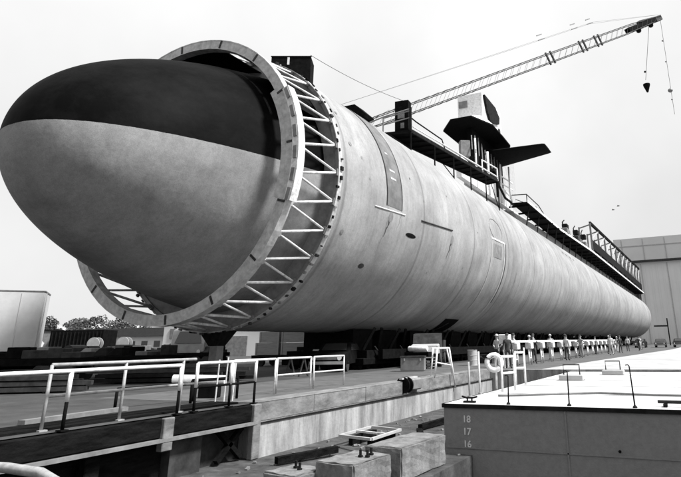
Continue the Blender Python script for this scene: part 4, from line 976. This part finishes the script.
# cable reels
for i,(x,yy) in enumerate(((-44.5,33.5),(-42.0,34.2))):
    t=thing('cable_reel',(x,yy,1.2),'%s pale cable reel on the yard platform right of the black container'%['left','right'][i],'cable reel','cable reels',R(25))
    for s in(-.3,.3): mb=MB(); mb.lathe([(.12,-.03),(.5,-.03),(.5,.03),(.12,.03)],20,(0,s,.5),axis='y'); lpart(mb,'flange','lightgrey',t,smooth=30)
    mb=MB(); mb.lathe([(0,-.27),(.28,-.27),(.28,.27),(0,.27)],16,(0,0,.5),axis='y'); lpart(mb,'core','dark',t,smooth=30)
mb=MB(); mb.box((-41.5,34.6,.6),(9,2.4,1.2),R(15)); o=mb.build('loading_platform','dark'); tag(o,'dark loading platform under the two pale cable reels','platform')
# long low building and pale shed
t=thing('low_building',(-95,77,0),'long low building with dark roof beyond the left yard','building',None)
import_dir=V((-76,70,0))-V((-110,77,0))
def wallseg(t,a,b,z0,z1,dep,m,name):
    a=V(a);b=V(b); d=(b-a).normalized(); n=V((-d.y,d.x,0)); mb=MB(); mb.prism([(a.x,a.y),(b.x,b.y),(b.x+n.x*dep,b.y+n.y*dep),(a.x+n.x*dep,a.y+n.y*dep)],z0,z1); return part(mb,name,m,t)
wallseg(t,(-106,72,0),(-78,76,0),0,3.3,10,'building2','wall')
a=V((-107,71.3,0)); b=V((-77,75.6,0)); d=(b-a).normalized(); n_=V((-d.y,d.x,0))
mb=MB(); vs=[a+V((0,0,3.3)),b+V((0,0,3.3)),b+n_*11.4+V((0,0,3.3)),a+n_*11.4+V((0,0,3.3)),a+n_*5.7+V((0,0,4.9)),b+n_*5.7+V((0,0,4.9))]
mb.add(vs,[(0,1,5,4),(2,3,4,5),(0,4,3),(1,2,5),(3,2,1,0)]); part(mb,'roof','dark',t)
for k in range(11):
    p=V((-106,72,0)).lerp(V((-78,76,0)),(k+.5)/11); mb=MB(); mb.box((p.x,p.y-.02,2.0),(1.2,.1,1.0),math.atan2(4,28)); part(mb,'window','glass',t)
t=thing('pale_shed',(-62,70,0),'pale flat roofed shed glimpsed below the ring beside the grey column','building')
wallseg(t,(-73,66,0),(-55,72,0),0,5.3,8,'building','wall')
wallseg(t,(-73.4,65.7,0),(-54.6,71.7,0),5.3,5.6,8.8,'lightgrey','roof')
wallseg(t,(-66.2,68.1,0),(-60.5,70.0,0),0,2.8,.3,'grey','door')
wallseg(t,(-72,66.2,0),(-68,67.5,0),2.6,4.0,.2,'grey','window')
t=thing('hip_house',(-130,130,0),'pale house with dark hipped roof beyond the low building','house')
wallseg(t,(-140,128,0),(-126,134,0),0,5,10,'building','wall')
a=V((-140.6,127,0)); b=V((-125.4,133.6,0)); d=(b-a).normalized(); n_=V((-d.y,d.x,0)); mb=MB()
vs=[a+V((0,0,5)),b+V((0,0,5)),b+n_*11+V((0,0,5)),a+n_*11+V((0,0,5)),a+n_*5.5+d*4+V((0,0,8)),b+n_*5.5-d*4+V((0,0,8))]
mb.add(vs,[(0,1,5,4),(2,3,4,5),(0,4,3),(1,2,5),(3,2,1,0)]); part(mb,'roof','darkgrey',t)
for k in range(4):
    p=V((-140,128,0)).lerp(V((-126,134,0)),(k+.5)/4); mb=MB(); mb.box((p.x,p.y,2.8),(1.4,.2,1.4),math.atan2(6,14)); part(mb,'window','glass',t)

# trees -------------------------------------------------------------------
def tree(x,y,h,w,lab,m='leaf',seed=1):
    t=thing('broadleaf_tree',(x,y,0),lab,'tree','trees beyond the left yard'); rnd=random.Random(seed)
    mb=MB(); mb.tube([(0,0,0),(.2,.1,h*.3),(.1,0,h*.7)],h*.035,8,h*.012)
    for k in range(5):
        a=k*1.3; mb.tube([(.15,.05,h*.3),(w*.25*math.cos(a),w*.25*math.sin(a),h*.6)],h*.015,5,h*.006)
    lpart(mb,'trunk','bark',t)
    clumps=[(rnd.gauss(0,w*.22),rnd.gauss(0,w*.22),h*(.38+.5*rnd.random()),w*rnd.uniform(.1,.2)) for _ in range(22)]
    mb=MB(); vs=[];fs=[]
    for c in clumps:
        for k in range(110):
            u=V((rnd.gauss(0,1),rnd.gauss(0,1),rnd.gauss(0,1))).normalized()*c[3]*rnd.uniform(.6,1.1); p=V(c[:3])+V((u.x,u.y,u.z*.75))
            a=V((rnd.gauss(0,1),rnd.gauss(0,1),rnd.gauss(0,1))).normalized(); b=a.cross(V((rnd.gauss(0,1),rnd.gauss(0,1),.3))).normalized(); s=w*.028*rnd.uniform(.6,1.4); i=len(vs)
            vs+=[p-a*s,p+b*s*.6,p+a*s,p-b*s*.6]; fs.append((i,i+1,i+2,i+3))
    me=bpy.data.meshes.new('crown'); me.from_pydata(vs,[],fs); me.materials.append(M[m]); o=bpy.data.objects.new('crown',me); COL.objects.link(o); o.parent=t
TR=[(-213,139,13,13,'dark round tree immediately right of the box trailer'),(-198,141,12,12,'bushy tree above the grey kiosk'),(-186,139,12.5,11,'spreading tree above the black container'),(-177,142,11.5,10,'tree left of the bow ring foot'),(-166,140,13,9,'compact dark tree touching the left foot of the ring'),(-155,146,11,10,'tree seen just under the ring foot'),(-228,150,12,12,'tree mostly behind the box trailer'),(-143,150,10,9,'small tree right of the ring foot')]
for i,(x,y,h,w,lab) in enumerate(TR): tree(x,y,h,w,lab,'leafpale' if i%2 else 'leaf',i+3)
# tree belt far away
mb=MB(); rnd=random.Random(9); vs=[];fs=[]
for k in range(9000):
    a=R(-72+60*rnd.random()); rr=rnd.uniform(330,400); h=rnd.random()**1.4*(7+3*math.sin(a*40)+2*math.sin(a*97)); p=V((rr*math.sin(a),rr*math.cos(a),h+.5)); s=rnd.uniform(.7,1.6)
    q1=V((rnd.gauss(0,1),rnd.gauss(0,1),rnd.gauss(0,1))).normalized(); q2=q1.cross(V((.3,.2,1))).normalized(); i=len(vs)
    vs+=[p-q1*s,p+q2*s,p+q1*s,p-q2*s]; fs.append((i,i+1,i+2,i+3))
me=bpy.data.meshes.new('far_woodland'); me.from_pydata(vs,[],fs); me.materials.append(M['leafpale']); o=bpy.data.objects.new('far_woodland',me); COL.objects.link(o); tag(o,'low far belt of woodland on the left horizon','woodland',None,'stuff')

# big building right -------------------------------------------------------
t=thing('assembly_hall',(20,232,0),'vast pale assembly hall with dark eave line behind the stern','building')
mb=MB(); mb.box((35,262,19.8),(122,40,39.6)); part(mb,'rear_block','building',t)
mb=MB(); mb.box((46,236,14.3),(130,11,28.6)); part(mb,'front_block','building',t)
mb=MB(); mb.box((46,235.5,28.95),(131,13,.7)); part(mb,'eave','darkgrey',t)
for k in range(12): mb=MB(); mb.box((-16+k*9,230.4,14),(.3,.2,28)); part(mb,'panel_joint','lightgrey',t)
for k in range(14): mb=MB(); mb.box((-23+k*8,241.9,34),(.3,.2,10.5)); part(mb,'panel_joint','lightgrey',t)
mb=MB(); mb.box((4,230.3,6.5),(13,.3,13)); part(mb,'door','lightgrey',t)
for k in range(60): mb=MB(); mb.box((-17+k*2.1,230.45,14),(.5,.12,28)); part(mb,'cladding_rib','building',t)
mb=MB(); mb.box((35,242,36.5),(122,.3,.4)); part(mb,'string_course','lightgrey',t)
t=thing('signal_mast',(-6.3,150,0),'thin dark mast with side arm standing beyond the stern','mast')
mb=MB(); mb.tube([(-6.3,150,0),(-6.3,150,6)],.14,8); part(mb,'pole','dark',t)
mb=MB(); mb.bar((-6.3,150,4.3),(-9.3,150,4.3),.2,.35); part(mb,'arm','darkgrey',t)

# crane ---------------------------------------------------------------------
F=V((-30.6,48,21.0)); F=V((-30.61,48,22.31)); T=V((1.83,95,53.25))
cr=thing('tower_crane',(-31.5,47,0),'long lattice boom crane reaching up from behind the hull to the upper right','crane')
d=(T-F); L=d.length; d.normalize(); sx=d.cross(V((0,0,1))).normalized(); up=sx.cross(d).normalized()
def bp_(s,a,b): 
    f=s/L; w=.62*min(1,f*8+.3)*min(1,(1-f)*6+.5); return F+d*s+sx*a*w+up*b*w
for a,b in((-1,-1),(1,-1),(1,1),(-1,1)):
    mb=MB(); mb.tube([bp_(s,a,b) for s in (0,L*.06,L*.5,L*.85,L)],.055,6); part(mb,'chord','darkgrey',cr)
mb=MB(); n=44
for k in range(n):
    s0_=L*k/n; s1_=L*(k+1)/n
    for (a,b),(a2,b2) in(((-1,-1),(-1,1)),((1,-1),(1,1)),((-1,-1),(1,-1)),((-1,1),(1,1))):
        mb.tube([bp_(s0_,a,b),bp_(s1_,a2,b2)],.018,4)
part(mb,'lacing','darkgrey',cr)
mb=MB(); mb.bar(bp_(L*.84,0,-.2),bp_(L*.97,0,-.2),.9,.75); part(mb,'tip_section','black',cr)
mb=MB(); mb.bar(bp_(L*.9,0,.9),bp_(L,0,.6),.7,.35); mb.bar(bp_(L*.96,0,0),bp_(L,0,0),.7,.9); part(mb,'tip_head','darkgrey',cr)
for f in(.885,.945):
    mb=MB(); p=bp_(L*f,0,-1.2); mb.lathe([(0,-.15),(.4,-.15),(.4,.15),(0,.15)],14,p,axis='y'); part(mb,'sheave','dark',cr)
for f in(.535,.655,.715):
    for sg in(-.5,.5):
        mb=MB(); c=F+d*(L*f+sg*1.0); mb.bar(c-up*.95,c+up*.95,.2,.2); part(mb,'spreader','darkgrey',cr)
    mb=MB(); c=F+d*(L*f)+up*2.9; mb.bar(c-d*.7,c+d*.7,.12,.12); mb.bar(c-d*.6+up*.7,c+d*.5+up*.7,.12,.12); part(mb,'pendant_spacer','grey',cr)
for sg in(-.3,.3):
    mb=MB(); mb.tube([F+V((-9,-11,14.0))*0+F*0+V((-36,41,23.2)),F+d*(L*.45)+up*2.9+sx*sg,F+d*(L*.72)+up*2.9+sx*sg,T+up*.6],.018,4); part(mb,'pendant','grey',cr)
mb=MB(); mb.box((-32.2,46,20.2),(4.5,6,3.6),.3); part(mb,'machine_house','lightgrey',cr)
mb=MB(); mb.box((-31.5,47,18.1),(5,5,.6)); part(mb,'slew_platform','grey',cr)
for ax_ in(-1,1):
    for ay in(-1,1): mb=MB(); mb.bar((-31.5+ax_*3.2,47+ay*3.2,0),(-31.5+ax_*1.9,47+ay*1.9,18),.5,.5); part(mb,'leg','grey',cr)
mb=MB()
for z in (6,12):
    for a,b in(((-1,-1),(1,-1)),((1,-1),(1,1)),((1,1),(-1,1)),((-1,1),(-1,-1))):
        w=3.2-1.3*z/18; mb.bar((-31.5+a[0]*w,47+a[1]*w,z),(-31.5+b[0]*w,47+b[1]*w,z),.25)
part(mb,'cross_brace','grey',cr)
# hoist lines and hooks
def rope(parent,a,b,r): mb=MB(); mb.tube([a,b],r,5); part(mb,'hoist_rope','darkgrey',parent)
t=thing('hook_block',(-1.88,95,39.8),'triangular dark hook block hanging nearer the boom, left of the two','hook block','hook blocks hanging from the boom')
rope(t,(-1.9,95,42.4),F+d*L*.945,.035)
mb=MB(); mb.lathe([(0,-.8),(.15,-.7),(.55,.5),(.55,.75),(0,.75)],14,(-1.88,95,40.9)); part(mb,'block','black',t)
mb=MB(); mb.lathe([(0,-.2),(.15,-.12),(.18,0),(.15,.12),(0,.2)],10,(-1.8,95,43.9)); part(mb,'swivel','dark',t)
t=thing('hook_block',(1.5,95,38),'small round dark hook weight on the line from the boom tip, right of the two','hook block','hook blocks hanging from the boom')
rope(t,(1.6,95,35.6),T,.03)
for z,r,dx in((39.8,.4,.05),(45.0,.12,.08),(38.2,.14,.07),(48.9,.18,.15)): mb=MB(); mb.lathe([(0,-r),(r*.8,-r*.5),(r,0),(r*.8,r*.5),(0,r)],10,(1.5+dx,95,z)); part(mb,'weight' if r>.4 else 'ferrule','black' if r>.4 else 'grey',t)
# birds
for x,z,lab in((-8.1,18.0,'lower of two small birds flying over the stern'),(-7.4,18.45,'upper of two small birds flying over the stern')):
    t=thing('bird',(x,80,z),lab,'bird','birds over the stern')
    mb=MB(); mb.lathe([(0,-.2),(.05,-.12),(.07,0),(.04,.14),(.03,.22),(0,.26)],8,axis='x')
    for s in(-1,1): mb.add([(-.08,0,0.02),(.1,0,.02),(.03,s*.28,.1),(-.02,s*.5,.04),(-.05,s*.28,.09)],[(0,1,2,4),(4,2,3)])
    lpart(mb,'body','darkgrey',t)

# ------------------------------------------------------------------ light & sky
w=bpy.data.worlds.new('World'); S.world=w; w.use_nodes=True
n=w.node_tree.nodes; l=w.node_tree.links; bg=n['Background']
SUN=V((.6,.06,.8)).normalized(); el=math.asin(SUN.z); az=math.atan2(SUN.x,SUN.y)
sky=n.new('ShaderNodeTexSky'); sky.sky_type='NISHITA'; sky.sun_disc=False; sky.sun_elevation=el; sky.sun_rotation=az; sky.dust_density=6; sky.air_density=1.2; sky.ozone_density=1
bw=n.new('ShaderNodeRGBToBW'); l.new(sky.outputs[0],bw.inputs[0])
mu=n.new('ShaderNodeMath'); mu.operation='MULTIPLY_ADD'; l.new(bw.outputs[0],mu.inputs[0]); mu.inputs[1].default_value=.06
tcw=n.new('ShaderNodeTexCoord'); sz=n.new('ShaderNodeSeparateXYZ'); l.new(tcw.outputs['Generated'],sz.inputs[0])
cl=n.new('ShaderNodeMath'); cl.operation='MAXIMUM'; l.new(sz.outputs[2],cl.inputs[0]); cl.inputs[1].default_value=0
oc=n.new('ShaderNodeMath'); oc.operation='MULTIPLY_ADD'; l.new(cl.outputs[0],oc.inputs[0]); oc.inputs[1].default_value=1.5; oc.inputs[2].default_value=4.15   # overcast: zenith about three times the horizon
l.new(oc.outputs[0],mu.inputs[2])
tc=n.new('ShaderNodeTexCoord'); nz=n.new('ShaderNodeTexNoise'); nz.inputs['Scale'].default_value=2.2; nz.inputs['Detail'].default_value=5; l.new(tc.outputs['Generated'],nz.inputs[0])
m2=n.new('ShaderNodeMath'); m2.operation='MULTIPLY_ADD'; l.new(nz.outputs[0],m2.inputs[0]); m2.inputs[1].default_value=2.4; m2.inputs[2].default_value=-1.3
m3=n.new('ShaderNodeMath'); m3.operation='ADD'; l.new(mu.outputs[0],m3.inputs[0]); l.new(m2.outputs[0],m3.inputs[1])
l.new(m3.outputs[0],bg.inputs[0]); bg.inputs[1].default_value=.11
sl=bpy.data.lights.new('sun','SUN'); sl.energy=4.8; sl.angle=R(8); sl.color=(1,1,1)
so=bpy.data.objects.new('sun',sl); COL.objects.link(so); so.rotation_euler=SUN.to_track_quat('Z','Y').to_euler(); so.location=(60,10,80)

# ------------------------------------------------------------------ camera
f_,pi_,ya_,ro_=574.318,.324,-.424,-.017
Fv=V((math.sin(ya_)*math.cos(pi_),math.cos(ya_)*math.cos(pi_),math.sin(pi_))); Rt=V((math.cos(ya_),-math.sin(ya_),0)); Uv=Rt.cross(Fv)
Xc=Rt*math.cos(ro_)+Uv*math.sin(ro_); Yc=-Rt*math.sin(ro_)+Uv*math.cos(ro_)
cd=bpy.data.cameras.new('camera'); cd.sensor_width=36; cd.lens=f_/681*36; cd.shift_x=-82.674/681; cd.shift_y=-87.872/681; cd.clip_end=6000; cd.clip_start=.1
co=bpy.data.objects.new('camera',cd); COL.objects.link(co)
mt=Matrix((Xc,Yc,-Fv)).transposed().to_4x4(); mt.translation=V((0,0,1.3)); co.matrix_world=mt
S.camera=co
S.render.engine='CYCLES'
vs_=S.view_settings; vs_.view_transform='Standard'; vs_.look='None'; vs_.exposure=.8; vs_.gamma=1
try: vs_.use_curve_mapping=False
except Exception: pass
S.render.resolution_x=1024; S.render.resolution_y=717
